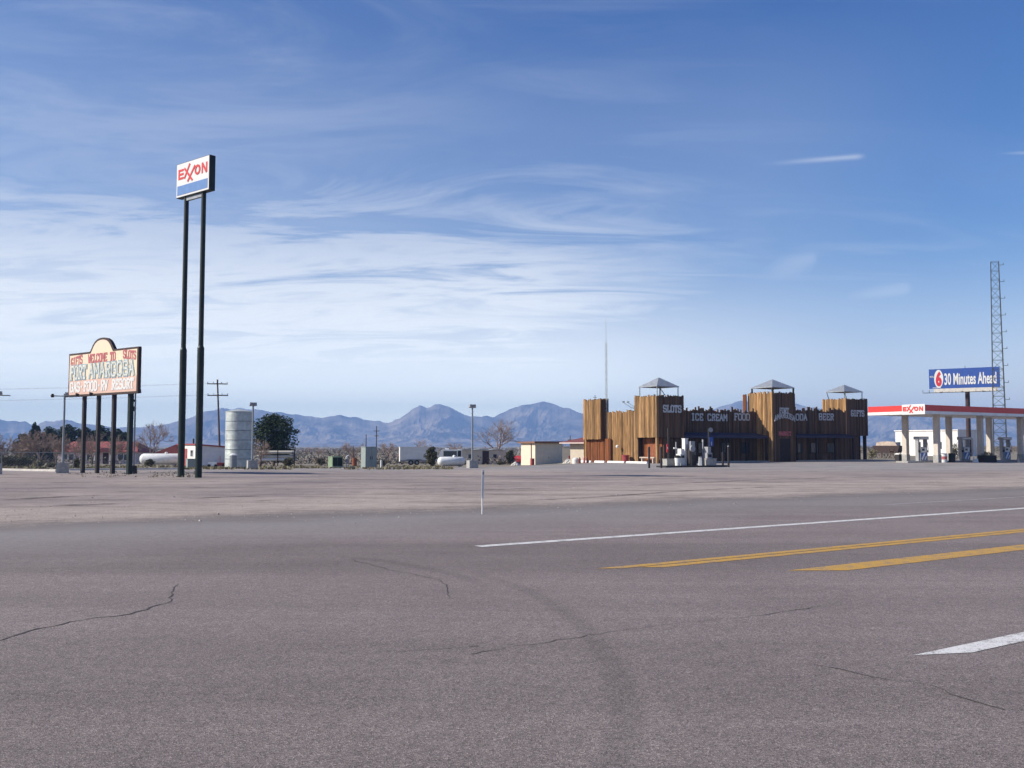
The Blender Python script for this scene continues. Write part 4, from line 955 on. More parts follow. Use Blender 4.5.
m = MB(); m.bx(2.12, 2.2, -0.06, -0.032, 1.0, 1.1); m.build('handle', 'dark_steel', d)
m = MB(); m.tube((-0.06, 0.85, 0.3), (-0.06, 0.85, hh), 0.05, n=8); m.build('downpipe', 'maroon', t)
b2 = at(532.3, 129); m = MB(); m.lathe((0, 0, 0), (0, 0, 1), [(0, .27), (.3, .27), (.32, .29), (.34, .27), (.62, .27), (.64, .29), (.66, .27), (.9, .27)], 18)
tag(m.build('oil_drum', 'red_trim', loc=b2), 'dark red drum against the lit wall of the cream shed', 'drum')

# tan annex and drums left of the fort
Y = 112; b = at(594, Y)
t = thing('tan_annex', 'small tan building with a maroon hipped roof at the left of the fort', 'building', b, ANG)
wl = 4.4; hh = ZZ(443.5, Y) - b.z
m = MB(); m.bx(-0.0, 4, -1.0, wl, -0.3, hh); m.build('wall', 'tan_wall', t)
e0 = 0.9
m = MB(); v8 = [(-e0, -1.4, hh), (4 + e0, -1.4, hh), (4 + e0, wl + e0, hh), (-e0, wl + e0, hh)]; v4 = [(x, y, z + 0.16) for x, y, z in v8]
m.add(v8 + v4 + [(1.6, 1.4, hh + 1.0), (2.2, 1.4, hh + 1.0)], [(3, 2, 1, 0), (0, 1, 5, 4), (1, 2, 6, 5), (2, 3, 7, 6), (3, 0, 4, 7), (4, 5, 9, 8), (5, 6, 9), (6, 7, 8, 9), (7, 4, 8)]); m.build('roof', 'maroon', t)
m = MB(); m.bx(-e0 - .02, -e0 - 0.003, -1.3, wl + e0, hh - 0.0, hh + 0.12); m.build('fascia', 'pink_wall', t)
for i, (px, Y, h, r, mm_, lab) in enumerate([(579.6, 104, 0.75, 0.12, 'maroon', 'dark red gas bottle left of two others by the tan annex'), (584.2, 104, 0.8, 0.11, 'faded_red', 'pale red gas bottle between two darker ones by the tan annex'), (587.2, 104, 0.75, 0.10, 'maroon', 'dark red gas bottle nearest the fort wall by the tan annex')]):
    b = at(px, Y); m = MB(); m.lathe((0, 0, 0), (0, 0, 1), [(0, r * .8), (0.04, r), (h * .75, r), (h * .88, r * .5), (h, r * .35)], 14)
    tag(m.build('gas_bottle', mm_, loc=b), lab, 'gas bottle', 'gas bottles by the tan annex')
b = at(575.5, 106); m = MB(); m.lathe((0, 0, 0), (0, 0, 1), [(0, .3), (0.03, .34), (0.55, .34), (0.7, .2), (0.74, .05)], 18)
tag(m.build('water_drum', 'white_wall', loc=b), 'squat white drum left of the gas bottles', 'drum')
for px, lab in ((570, 'left one of two small red boxes beside the rubble heap'), (573, 'right one of two small red boxes beside the rubble heap')):
    b = at(px, 126); m = MB(); m.box((0, 0, 0.55), (0.36, 0.3, 0.5)); m.box((0, 0, 0.15), (0.1, 0.1, 0.35)); tag(m.build('newspaper_box', 'red_trim', loc=b), lab, 'box', 'small red boxes')

# ------------------------------------------------------------------ fort
FO = Vector((XX(657.3, 97), 97, 0))
fort = thing('log_fort', 'brown log fort with corner towers, lettered front and jagged palisade tops', 'building', FO, ANG)
rndp = random.Random(99)
def planks(mb, p0, p1, z0, z1, w=0.215, th=0.12, jag=0.12, wave=0.0, mi=0, base=1.0, z0j=0.0):
    p0, p1 = Vector((*p0, 0)), Vector((*p1, 0)); d = p1 - p0; L = d.length; n = max(1, round(L / w)); d.normalize(); e = Vector((-d.y, d.x, 0)); rz_ = math.atan2(d.y, d.x); x = 0; ww = L / n
    for i in range(n):
        f = (i + 0.5) / n; c = p0 + d * (L * f); top = z1 + rndp.uniform(-jag, jag) + (rndp.choice((0, 0, 0.14, 0.26)) if wave else 0) + wave * (math.sin(f * L * 1.45 + 0.6) * 0.6 + math.sin(f * L * 3.3) * 0.4)
        zb_ = z0 + rndp.uniform(-z0j, 0); dd = rndp.uniform(-0.025, 0.025); hue = rndp.uniform(-.1, .1); t0 = base * rndp.choice((0.55, 0.7, 0.8, 0.9, 1.0, 1.1, 1.2, 1.4))
        c = c + e * dd
        vs = []; hw = ww * 0.48; sl = rndp.uniform(-.05, .05)
        # rounded log front: five sided outline
        out = [(-hw, -0.2), (-hw * .6, -0.85), (0, -1.1), (hw * .6, -0.85), (hw, -0.2), (hw, 1), (-hw, 1)]
        for z in (0, 1):
            for a_, b_ in out: pt = c + d * a_ + e * (b_ * th / 2); vs.append((pt.x, pt.y, (top + sl * a_ / hw - (0.05 if b_ < -0.5 else 0)) if z else zb_))
        k = len(out); mb.add(vs, [tuple(range(k - 1, -1, -1)), tuple(range(k, 2 * k))] + [(j, (j + 1) % k, k + (j + 1) % k, k + j) for j in range(k)], mi, (t0 * (1 + hue * .5), t0, t0 * (1 - hue)))
# e points to the left of d: walls drawn so that the outside is on the right of their direction
YL, YR = 2.3, 1.5                                   # how far the left and right fronts stand back
# side wall facing left
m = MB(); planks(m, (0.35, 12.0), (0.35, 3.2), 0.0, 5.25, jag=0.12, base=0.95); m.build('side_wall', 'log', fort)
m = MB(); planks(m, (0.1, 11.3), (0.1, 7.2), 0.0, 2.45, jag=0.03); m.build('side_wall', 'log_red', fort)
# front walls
m = MB(); planks(m, (3.5, YL), (17.0, YL), 0.0, 5.45, jag=0.12, wave=0.16); m.build('front_wall', 'log_shaded', fort)
m = MB(); planks(m, (19.6, YR), (31.0, YR), 0.0, 5.75, jag=0.12, wave=0.13); m.build('front_wall', 'log_shaded', fort)
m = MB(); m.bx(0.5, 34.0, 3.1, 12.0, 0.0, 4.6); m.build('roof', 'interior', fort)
m = MB(); planks(m, (34.1, 2.2), (34.1, 12.0), 0, 5.2, jag=0.15); m.build('side_wall', 'log_shaded', fort)
def tin_roof(tw, cx_, cy_, sx_, sy_, ze, za, zleg, legs='corners'):
    m = MB(); hx, hy = sx_ / 2, sy_ / 2
    m.add([(cx_ - hx, cy_ - hy, ze), (cx_ + hx, cy_ - hy, ze), (cx_ + hx, cy_ + hy, ze), (cx_ - hx, cy_ + hy, ze), (cx_, cy_, za),
           (cx_ - hx, cy_ - hy, ze - 0.06), (cx_ + hx, cy_ - hy, ze - 0.06), (cx_ + hx, cy_ + hy, ze - 0.06), (cx_ - hx, cy_ + hy, ze - 0.06)],
          [(0, 1, 4), (1, 2, 4), (2, 3, 4), (3, 0, 4), (8, 7, 6, 5), (5, 6, 1, 0), (6, 7, 2, 1), (7, 8, 3, 2), (8, 5, 0, 3)]); r = m.build('tin_roof', 'tin', tw)
    for i, s in enumerate(((-1, -1), (1, -1), (1, 1), (-1, 1))):
        x, y = cx_ + s[0] * hx * 0.93, cy_ + s[1] * hy * 0.93; xb, yb = cx_ + s[0] * hx * 0.93, cy_ + s[1] * hy * 0.93
        if legs == 'slant' and i in (0, 3): xb += 0.9
        m = MB(); m.tube((xb, yb, zleg - 1.0), (x, y, ze - 0.03), 0.055 if legs != 'thick' else 0.11, n=6); m.build('roof_leg', 'dark_steel' if legs == 'thick' else 'grey_steel', tw)
    if legs == 'corners':
        m = MB(); m.tube((cx_ - 0.6, cy_ - hy * .5, zleg - .6), (cx_ + 0.15, cy_, ze + 0.1), 0.04, n=5); m.tube((cx_ + 0.9, cy_ - hy * .5, zleg - .6), (cx_ - 0.05, cy_, ze + 0.1), 0.04, n=5); m.build('roof_brace', 'grey_steel', tw)
def tower_shell(tw, x0, x1, y0, y1, z0, z1, frontm='log_shaded', leftm='log', jag=0.1, skip_right=False):
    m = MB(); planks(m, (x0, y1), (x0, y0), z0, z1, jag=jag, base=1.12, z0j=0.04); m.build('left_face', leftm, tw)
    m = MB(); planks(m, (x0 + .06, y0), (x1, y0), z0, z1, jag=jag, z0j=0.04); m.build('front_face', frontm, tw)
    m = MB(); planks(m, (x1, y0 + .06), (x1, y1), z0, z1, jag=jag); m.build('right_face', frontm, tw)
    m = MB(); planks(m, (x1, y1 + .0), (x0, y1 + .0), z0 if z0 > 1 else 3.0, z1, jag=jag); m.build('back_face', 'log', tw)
    m = MB(); m.bx(x0 + 0.12, x1 - 0.12, y0 + 0.12, y1 - 0.12, z0 + 0.06, z1 - 0.9); m.build('core', 'interior', tw)
def part_empty(name, parent):
    o = bpy.data.objects.new(name, None); COL.objects.link(o); o.parent = parent; return o
# front left tower
tw = part_empty('tower', fort); tw['label'] = 'tower lettered SLOTS under a tin roof'
tower_shell(tw, 0.0, 3.55, 0.0, 3.3, 2.55, 6.65)
tin_roof(tw, 1.72, 1.6, 3.0, 2.75, ZZ(386.3, 98.5), ZZ(376.8, 98.5), 6.6)
m = MB(); planks(m, (0.9, 3.2), (0.9, 0.25), 0.0, 2.5, jag=0.01, w=0.3); m.build('recessed_wall', 'log_red', tw)
m = MB(); planks(m, (0.9, 0.12), (3.55, 0.12), 0.0, 2.5, jag=0.01, base=0.8); m.build('lower_front', 'log_shaded', tw)
m = MB(); m.box((0.1, 0.12, 1.26), (0.24, 0.24, 2.56)); m.build('corner_post', 'log', tw)
m = MB(); m.bx(0.80, 0.838, 1.0, 2.0, 0.05, 2.05); d = m.build('door', 'rust', tw)
m = MB(); m.bx(0.76, 0.797, 1.12, 1.2, 0.95, 1.05); m.build('handle', 'dark_steel', tw)
m = MB(); m.strokes('SLOTS', (0.75, -0.10, 5.05), xd, ud, 0.62, 2.35, 0.14, 0.04); m.build('lettering', 'white_text', tw)
# rear left tower
tw = part_empty('tower', fort); tw['label'] = 'plain rear tower at the left end'
tower_shell(tw, -0.30, 0.75, 8.3, 11.25, 2.42, 6.6)
m = MB(); m.tube((0.3, 10.0, 6.0), (0.3, 10.0, 7.1), 0.03, n=5); m.tube((0.05, 10.0, 6.85), (0.55, 10.0, 6.85), 0.02, n=5); m.build('antenna', 'dark_steel', tw)
# centre tower
tw = part_empty('tower', fort); tw['label'] = 'entrance tower with arched white sign'
CX0, CX1 = 16.45, 20.1
tower_shell(tw, CX0, CX1, 0.0, 3.4, 0.0, 7.45)
tin_roof(tw, (CX0 + CX1) / 2 + 0.25, 1.75, 3.6, 3.1, ZZ(387.2, 107.5), ZZ(378.5, 107.5), 7.3, 'thick')
m = MB(); planks(m, (CX0 - 0.3, 3.9), (CX0 - 0.3, 3.35), 0, 7.35, jag=0.02); m.build('rear_fin', 'log_red', tw)
m = MB(); m.bx(CX0 + 1.05, CX0 + 2.65, -0.10, -0.075, 0.02, 2.5); d = m.build('door', 'interior', tw)
m = MB(); m.bx(CX0 + 1.2, CX0 + 1.8, -0.115, -0.103, 0.4, 2.3); m.bx(CX0 + 1.9, CX0 + 2.5, -0.115, -0.103, 0.4, 2.3); m.build('door_glass', 'interior', tw)
arc = lambda f: 0.38 * math.sin(PI * min(max(f, 0), 1)) 
m = MB(); m.strokes('FORT', (CX0 + 1.0, -0.11, 5.25), xd, ud, 0.52, 1.45, 0.10, 0.04); m.build('lettering', 'white_text', tw); m = MB(); m.strokes('AMARGOSA', (CX0 + 0.22, -0.11, 4.35), xd, ud, 0.55, 3.2, 0.085, 0.04, curve=arc); m.build('lettering', 'white_text', tw)
m = MB(); m.strokes('MARKET', (CX0 + 0.85, -0.11, 2.85), xd, ud, 0.38, 1.9, 0.09, 0.04); m.build('lettering', 'faded_red', tw)
# right tower
tw = part_empty('tower', fort); tw['label'] = 'right end tower lettered GIFTS'
RX0, RX1 = 30.6, 34.5
tower_shell(tw, RX0, RX1, YR - 0.05, YR + 3.3, 2.9, 7.2)
tin_roof(tw, 32.6, YR + 1.7, 3.5, 2.7, ZZ(391.5, 117), ZZ(384.2, 117), 7.1, 'slant')
m = MB(); planks(m, (RX0, YR + 0.15), (RX0 + 2.45, YR + 0.15), 0, 2.86, jag=0.01); m.build('lower_front', 'log_shaded', tw)
m = MB(); m.box((RX1 - 0.3, YR + 0.2, 1.45), (0.3, 0.3, 2.9)); m.build('corner_post', 'interior', tw)
m = MB(); m.strokes('GIFTS', (RX0 + 0.75, YR - 0.16, 5.2), xd, ud, 0.62, 2.35, 0.14, 0.04); m.build('lettering', 'white_text', tw)
# letters on the fronts
def flet(txt, px0, px1, y_, zpx, h):
    A, B = Vector(FO) + N * (y_ - 0.12), Vector(FO) + N * (y_ - 0.12) + U * 40
    a_, b_ = line_x(px0, A, B), line_x(px1, A, B); m = MB(); Yd = (A + U * a_).y
    m.strokes(txt, (a_, y_ - 0.10, ZZ(zpx, Yd)), xd, ud, h, b_ - a_, 0.14, 0.04); m.build('lettering', 'white_text', fort)
flet('ICE CREAM', 691.5, 727, YL, 420.0, 0.64); flet('FOOD', 734.5, 749.5, YL, 419.8, 0.66)
flet('SODA', 792, 807, YR, 419.8, 0.64); flet('BEER', 819, 833.5, YR, 419.6, 0.66)
# awnings, porch posts, windows
def awning(x0, x1, y_, z1, z0, out):
    m = MB(); m.add([(x0, y_ - 0.1, z1), (x1, y_ - 0.1, z1), (x1, y_ - out, z0), (x0, y_ - out, z0), (x0, y_ - 0.1, z1 - .08), (x1, y_ - 0.1, z1 - .08), (x1, y_ - out, z0 - .25), (x0, y_ - out, z0 - .25)],
        [(0, 3, 2, 1), (4, 5, 6, 7), (3, 7, 6, 2), (0, 4, 7, 3), (1, 2, 6, 5)]); aw = m.build('awning', 'awning', fort)
    n = int((x1 - x0) / 2.8)
    for i in range(n + 1):
        x = x0 + 0.15 + (x1 - x0 - 0.3) * i / n; m = MB(); m.box((x, y_ - out + 0.12, (z0 - .25) / 2), (0.14, 0.14, z0 - .25)); m.build('porch_post', 'interior', fort)
awning(3.9, 16.1, YL, 3.1, 2.75, 1.9); awning(20.5, 30.4, YR, 3.05, 2.85, 1.3)
for x, y_ in ((5.0, YL), (8.2, YL), (11.6, YL), (14.6, YL), (22.2, YR), (24.8, YR), (27.6, YR)):
    m = MB(); m.bx(x - 0.65, x + 0.65, y_ - 0.13, y_ - 0.1, 0.9, 2.1); w = m.build('window', 'interior', fort)
    m = MB(); m.bx(x - 0.56, x + 0.56, y_ - 0.145, y_ - 0.133, 0.98, 2.02); m.build('pane', 'glass', w)
m = MB(); m.bx(3.6, 16.4, 0.35, YL - 0.1, 0.0, 0.14); m.build('boardwalk', 'concrete', fort)
m = MB(); m.bx(20.2, 33.5, 0.1, YR - 0.1, 0.0, 0.14); m.build('boardwalk', 'concrete', fort)
def on_fort(x, y, z=0.0): return Vector(FO) + U * x + N * y + Vector((0, 0, z))
# roof gear
t = thing('roof_lights', 'small grey floodlights on a stand above the left wall of the fort', 'floodlights', on_fort(1.6, 5.2, 4.6), ANG)
m = MB(); m.box((0, 0, 0.35), (0.3, 0.3, 0.7)); m.tube((0, 0, 0.6), (0, 0, 1.25), 0.04, n=6); m.tube((-.5, 0, 1.0), (0.5, 0, 1.0), 0.03, n=6); m.build('stand', 'grey_steel', t)
for s in (-1, 1):
    m = MB(); m.tube((s * 0.3, 0, 1.0), (s * 0.3 - 1.1, 0.1, 1.55), 0.02, n=5); m.box((s * 0.3 - 1.1, 0.1, 1.6), (0.36, 0.14, 0.1)); m.build('floodlight', 'galv', t)
# wheel stops, bench, red bin, on the left side of the fort
for i, (y0, y1, lab) in enumerate(((10.9, 8.9, 'white concrete wheel stop farthest left beside the fort'), (8.3, 6.7, 'white concrete wheel stop second from the left beside the fort'), (6.2, 3.6, 'long white wheel stop below the lit side wall of the fort'), (3.3, 0.2, 'long white wheel stop below the front left tower of the fort'))):
    p0, p1 = on_fort(-1.1, y0), on_fort(-1.1, y1); m = MB(); L = abs(y0 - y1); m.box((0, 0, 0.09), (L, 0.26, 0.2), top=(0.97, 0.6))
    tag(m.build('wheel_stop', 'white_paint', loc=(p0 + p1) / 2, rz=ANG + PI / 2), lab, 'wheel stop', 'wheel stops beside the fort')
t = thing('picnic_bench', 'pale wooden bench under the front left tower of the fort', 'bench', on_fort(0.25, 1.6), ANG + PI / 2)
m = MB(); m.bx(-1.1, 1.1, -0.2, 0.2, 0.5, 0.62); m.build('seat', 'canvas', t)
for s in (-0.8, 0.8):
    m = MB(); m.bx(s - 0.06, s + 0.06, -0.17, 0.17, -0.02, 0.498); m.build('leg', 'canvas', t)
b = on_fort(-0.3, 4.4); m = MB(); m.lathe((0, 0, 0), (0, 0, 1), [(0, .32), (.7, .36), (.72, .4), (.78, .4), (.8, .3)], 16)
tag(m.build('red_bin', 'red_trim', loc=b), 'dark red bin against the lit side wall of the fort', 'bin')
b = on_fort(-0.15, 5.85, 1.5)
tag((lambda mb: (mb.lathe((0, 0, 0), (0, 0, 1), [(0, .1), (.1, .16), (.22, .16), (.3, .06)], 12), mb.box((0.15, 0, 0.15), (0.3, 0.06, 0.06)), mb.build('wall_lamp', 'white_paint', loc=b, rz=ANG))[2])(MB()), 'small white lamp on the lit side wall of the fort', 'lamp')

# radio mast
Y = 104; b = at(606.6, Y); b.z = 0; H = ZZ(319, Y)
t = thing('radio_mast', 'thin guyed radio mast rising by the left towers of the fort', 'mast', b, 0.3)
m = MB(); hl_ = ZZ(342, Y); c3 = [(0.13 * math.cos(a), 0.13 * math.sin(a)) for a in (0.2, 2.3, 4.4)]
for x, y in c3: m.tube((x, y, 0), (x * .8, y * .8, hl_), 0.022, n=5)
z = 0; k = 0
while z < hl_ - 0.4:
    for i in range(3):
        a_, b_ = c3[i], c3[(i + 1) % 3]; m.tube((a_[0], a_[1], z), (b_[0], b_[1], z + 0.4), 0.012, n=4, cap=False)
    z += 0.4
m.build('lattice', 'galv', t)
m = MB(); m.tube((0, 0, hl_ - .2), (0, 0, H), 0.03, 0.015, n=6); m.build('whip', 'galv', t)

# ------------------------------------------------------------------ diesel island before the fort
def bollard(px, Y, topy, label, cap=False):
    b = at(px, Y); b.z = 0; h = ZZ(topy, Y); t = thing('bollard', label, 'bollard', b, 0, 'posts round the diesel island')
    m = MB(); m.tube((0, 0, -.1), (0, 0, h), 0.085, n=12); m.build('post', 'dark_steel', t)
    m = MB(); m.lathe((0, 0, h), (0, 0, 1), [(0, .085), (.04, .07), (.07, .02)], 12); m.build('cap', 'pump_grey' if cap else 'dark_steel', t)
bollard(649, 77, 447.5, 'dark post standing left of the diesel island'); bollard(661, 77.5, 447.5, 'dark post at the left end of the diesel island'); bollard(728.3, 80, 446.5, 'dark post right of the diesel island with a pale cap', True); bollard(722.6, 82, 453, 'shorter dark post at the right end of the diesel island')
IY = 80.5
def ip(px, Y=IY): p = at(px, Y); p.z = 0.14; return p
a_, b_ = at(661, 79), at(723, 82); m = MB(); a_.z = b_.z = 0; d = b_ - a_
m.box(((a_ + b_) / 2 + Vector((0, 0, 0.05))), (d.length, 1.3, 0.18), math.atan2(d.y, d.x)); struct(m.build('fuel_island', 'dark_steel'))
def planter(px0, px1, topy, label):
    p = ip((px0 + px1) / 2); w = (px1 - px0) * IY / F; h = ZZ(topy, IY) - 0.14; t = thing('concrete_tub', label, 'tub', p, 0.45, 'concrete tubs on the diesel island')
    m = MB(); m.box((0, 0, h / 2 + .003), (w * 0.84, 0.62, h), top=(1.05, 1.05)); m.build('tub', 'concrete', t)
    m = MB(); m.box((0, 0, h + 0.03), (w * 0.92, 0.70, 0.05)); m.build('rim', 'concrete', t)
planter(663, 675, 459.5, 'grey concrete tub at the left of the diesel island'); planter(702, 716, 459, 'darker concrete tub at the right of the diesel island')
def pump(px, w, h, label, dark=False):
    p = ip(px); t = thing('diesel_pump', label, 'fuel pump', p, ANG, 'diesel pumps on the island before the fort')
    m = MB(); m.box((0, 0, h * 0.34), (w * 1.25, 0.5, h * 0.68)); m.build('cabinet', ('white_paint', 'pump_grey', 'dark_steel')[int(dark)], t)
    m = MB(); m.box((0, 0, h * 0.68 + h * 0.16), (w * 0.75, 0.42, h * 0.315)); m.build('head', 'pump_grey' if dark else 'white_wall', t)
    m = MB(); m.box((0, -0.2625, h * 0.52), (w * 0.9, 0.02, h * 0.16)); m.build('display', 'glass', t)
    pr = Vector((w * .62, -0.1, h * 0.55)); m = MB()
    for i in range(1, 11):
        f = i / 10; q_ = Vector((w * .62 + 0.28 * math.sin(f * PI), -0.15, h * 0.55 - 0.55 * math.sin(f * PI) + 0.1 * f)); m.tube(pr, q_, 0.025, n=5, cap=False); pr = q_
    m.build('hose', 'rubber', t); m = MB(); m.box((w * 0.66, -0.12, h * 0.6), (0.08, 0.2, 0.16)); m.build('nozzle', 'rubber', t); return t
pump(681, 0.5, 1.35, 'white diesel pump cabinet at the middle of the diesel island'); pump(691, 0.62, 1.95, 'dark grey diesel pump right of the white pillar on the island', 2); pump(707.5, 0.45, 1.5, 'slim grey diesel pump below the blue sign', True)
p = ip(685); h = ZZ(439, IY) - .14; t = thing('pump_pillar', 'tall white pillar in the middle of the diesel island', 'pillar', p, ANG)
m = MB(); m.box((0, 0, h / 2), (0.34, 0.34, h)); m.build('pillar', 'white_wall', t); m = MB(); m.box((0, 0, h + 0.03), (0.4, 0.4, 0.05)); m.build('cap', 'white_wall', t); m = MB(); m.box((0.0, -0.19, h * .72), (0.3, 0.03, 0.35)); m.build('notice', 'pump_grey', t)
p = ip(677.5, 79.8); t = thing('windscreen_bucket', 'white squeegee bucket with a dark lid beside the white diesel pump', 'bucket', p)
m = MB(); m.lathe((0, 0, 0), (0, 0, 1), [(0, .2), (.62, .25)], 16); m.build('bucket', 'white_paint', t); m = MB(); m.lathe((0, 0, .62), (0, 0, 1), [(0, .27), (.12, .27), (.2, .12)], 16); m.build('lid', 'rubber', t)
p = ip(700, 79.9); t = thing('squeegee_bin', 'narrow white bin left of the darker concrete tub', 'bin', p)
m = MB(); m.box((0, 0, .33), (0.24, 0.24, .66), top=(.8, .8)); m.build('body', 'white_paint', t); m = MB(); m.box((0, 0, .69), (0.22, 0.22, .05)); m.build('lid', 'pump_grey', t)
def post_sign(px, topy, label, bits, name='island_pole'):
    p = ip(px, 80.9); h = ZZ(topy, 80.9) - .14; t = thing(name, label, 'pole', p, ANG, 'poles on the diesel island'); m = MB(); m.tube((0, 0, 0), (0, 0, h), 0.06 if bits != 'tall' else 0.09, n=10); m.build('pole', 'dark_steel' if bits == 'tall' else 'pump_grey', t); return t, h
t, h = post_sign(668.5, 428, 'tall dark pole at the left of the diesel island', 'tall')
m = MB(); m.bx(-0.26, -0.1, -0.08, -0.03, 1.05, 1.72); s_ = m.build('notice', 'sign_red', t); m = MB(); m.bx(-0.22, -0.14, -0.095, -0.083, 1.3, 1.5); m.build('white_mark', 'white_paint', s_)
t, h = post_sign(676, 442, 'short grey pole with a side bracket behind the squeegee bucket', 'x'); m = MB(); m.box((-0.1, 0, h - 0.5), (0.3, 0.12, 0.12)); m.build('bracket', 'white_paint', t)
t, h = post_sign(703, 442, 'short grey pole left of the blue sign', 'x'); m = MB(); m.box((0, 0, h + .1), (0.12, 0.12, 0.2)); m.build('lamp_head', 'pump_grey', t)
t, h = post_sign(709, 429, 'pole with a blue sign and a loudspeaker on the diesel island', 'tall')
m = MB(); m.bx(-0.05, 0.38, -0.12, -0.095, ZZ(446.2, 80.9) - .14, ZZ(437, 80.9) - .14); s_ = m.build('sign_board', 'board_blue', t)
z0_ = ZZ(446.2, 80.9) - .14; m = MB(); m.bx(0.1, 0.2, -0.14, -0.123, z0_ + 0.06, z0_ + 0.36); m.build('sign_mark', 'white_text', s_)
m = MB(); m.lathe((-0.05, -0.1, h - .1), (-0.3, -1, 0.1), [(0, .06), (.12, .09), (.25, .2)], 14); m.build('loudspeaker', 'pump_grey', t)
p = ip(692, 79.6); t = thing('hose_reel', 'round grey hose reel left of the dark grey diesel pump', 'hose reel', p + Vector((0, -0.25, 0)), ANG)
m = MB(); m.tube((0, -0.05, 1.35), (0, 0.09, 1.35), 0.26, n=20); m.build('reel', 'pump_grey', t); m = MB(); m.tube((0, 0.15, 0), (0, 0.15, 1.4), 0.05, n=8); m.build('stand', 'dark_steel', t)

# ------------------------------------------------------------------ fuel canopy
CO = Vector((XX(937, 102), 102, 0))
can = thing('fuel_canopy', 'red and white fuel station canopy on cream columns', 'canopy', CO, ANG)
x0, x1, y0, y1 = -4.2, 34.0, -1.5, 5.0; zb_, zt_ = 4.88, 5.75
m = MB(); m.bx(x0 + .05, x1 - .05, y0 + .05, y1 - .05, zb_ + 0.05, zt_ - 0.05); m.build('deck', 'white_wall', can)
zr_ = zb_ + 0.30
m = MB(); m.bx(x0 - .03, x0 + .05, y0 - .03, y1 + .03, zr_, zt_ + .03); m.bx(x0 + .05, x1, y0 - .03, y0 + .05, zr_, zt_ + .03); m.bx(x0 + .05, x1, y1 - .05, y1 + .03, zr_, zt_ + .03); m.bx(x1, x1 + .08, y0 - .03, y1 + .03, zr_, zt_ + .03); m.build('red_fascia', 'sign_red', can)
m = MB(); m.bx(x0 - .06, x0 + .05, y0 - .06, y1 + .06, zb_, zr_ - .003); m.bx(x0 + .05, x1, y0 - .06, y0 + .05, zb_, zr_ - .003); m.bx(x0 + .05, x1, y1 - .05, y1 + .06, zb_, zr_ - .003); m.bx(x1, x1 + .08, y0 - .06, y1 + .06, zb_, zr_ - .003); m.build('white_fascia', 'white_paint', can)
m = MB(); m.bx(x0 - .14, x0 - .062, y0 - .1, y0 + 2.45, zb_ - 0.03, zt_ + .1); sg = m.build('sign_panel', 'white_sign', can)
m = MB(); exm = MB(); exxon(exm, 0.15, 2.25, zb_ + 0.29, 0.46, 0.13, 0.0)
m.v = [(x0 - .145 + y, y0 + 2.5 - x, z) for x, y, z in exm.v]; m.f = exm.f; m.mi = exm.mi; m.t = exm.t; m.build('lettering', 'sign_red', sg)
for i in range(5):
    for y in (0.0, 3.62):
        m = MB(); x = i * 7.85; m.bx(x - .25, x + .25, y - .25, y + .25, 0.8, zb_ + .04); c = m.build('column', 'column', can)
        m = MB(); m.bx(x - .29, x + .29, y - .29, y + .29, -0.05, 0.798); m.build('column_base', 'concrete', c)
def onc(x, y, z=0.0): return Vector(CO) + U * x + N * y + Vector((0, 0, z))
m = MB(); m.box((0, 0, 0.06), (34, 1.4, 0.2)); struct(m.build('pump_island', 'concrete', loc=onc(13.5, 1.7), rz=ANG))
first = None
for i, (px, lab) in enumerate(((920.5, 'gas pump with a blue and white front, nearest the left end of the canopy'), (963.5, 'gas pump with a blue and white front, between the middle canopy columns'), (1004, 'gas pump with a blue and white front, near the right photo edge'))):
    A = onc(0, 1.7); xx = line_x(px, A, A + U * 40); loc = A + U * xx + Vector((0, 0, 0.16))
    if first is None:
        first = t = thing('gas_pump', lab, 'gas pump', loc, ANG - 0.12, 'gas pumps under the canopy'); w = 0.95
        m = MB(); m.bx(-w / 2, w / 2, -0.3, 0.3, 0.0, 1.45); m.build('cabinet', 'pump_grey', t)
        m = MB(); m.bx(-w / 2 + .06, w / 2 - .06, -0.32, -0.303, 0.1, 0.85); m.build('front_panel', 'pump_blue', t)
        m = MB(); seg(m, (-0.3, 0.15), (0.12, 0.82), 0.22, -0.322, 0); seg(m, (0.1, 0.12), (0.34, 0.5), 0.16, -0.322, 1); m.build('white_flash', 'white_paint', t)
        m = MB(); m.bx(-w / 2 + .08, w / 2 - .08, -0.32, -0.303, 0.88, 1.38); m.build('display', 'white_paint', t); m = MB(); m.bx(-.3, .1, -0.335, -0.322, 1.05, 1.28); m.build('screen', 'glass', t)
        for s in (-1, 1):
            m = MB(); m.bx(s * w * .5 - .09, s * w * .5 + .09, -0.22, 0.22, 1.452 if False else 0.0, 2.2) if False else m.bx(s * (w / 2 + .10) - .09, s * (w / 2 + .10) + .09, -0.2, 0.2, 0, 2.2); m.build('side_post', 'pump_grey', t)
            m = MB(); pr = Vector((s * (w / 2 + .12), -0.25, 1.9))
            for k in range(1, 11):
                f = k / 10; q_ = Vector((s * (w / 2 + .12 + 0.16 * math.sin(f * PI)), -0.27, 1.9 - 0.95 * f - 0.45 * math.sin(f * PI))); m.tube(pr, q_, 0.022, n=5, cap=False); pr = q_
            m.build('hose', 'rubber', t)
            m = MB(); m.box((s * (w / 2 + .1), -0.26, 1.0), (0.1, 0.12, 0.2)); m.build('nozzle', 'rubber', t)
        m = MB(); m.bx(-w / 2 - .3, w / 2 + .3, -0.3, 0.3, 2.202, 2.52); hd = m.build('header', 'pump_grey', t); m = MB(); m.bx(-w / 2 - .2, w / 2 + .2, -0.316, -0.303, 2.28, 2.44); m.build('header_strip', 'white_wall', hd)
    else: dup(first, lab, loc)
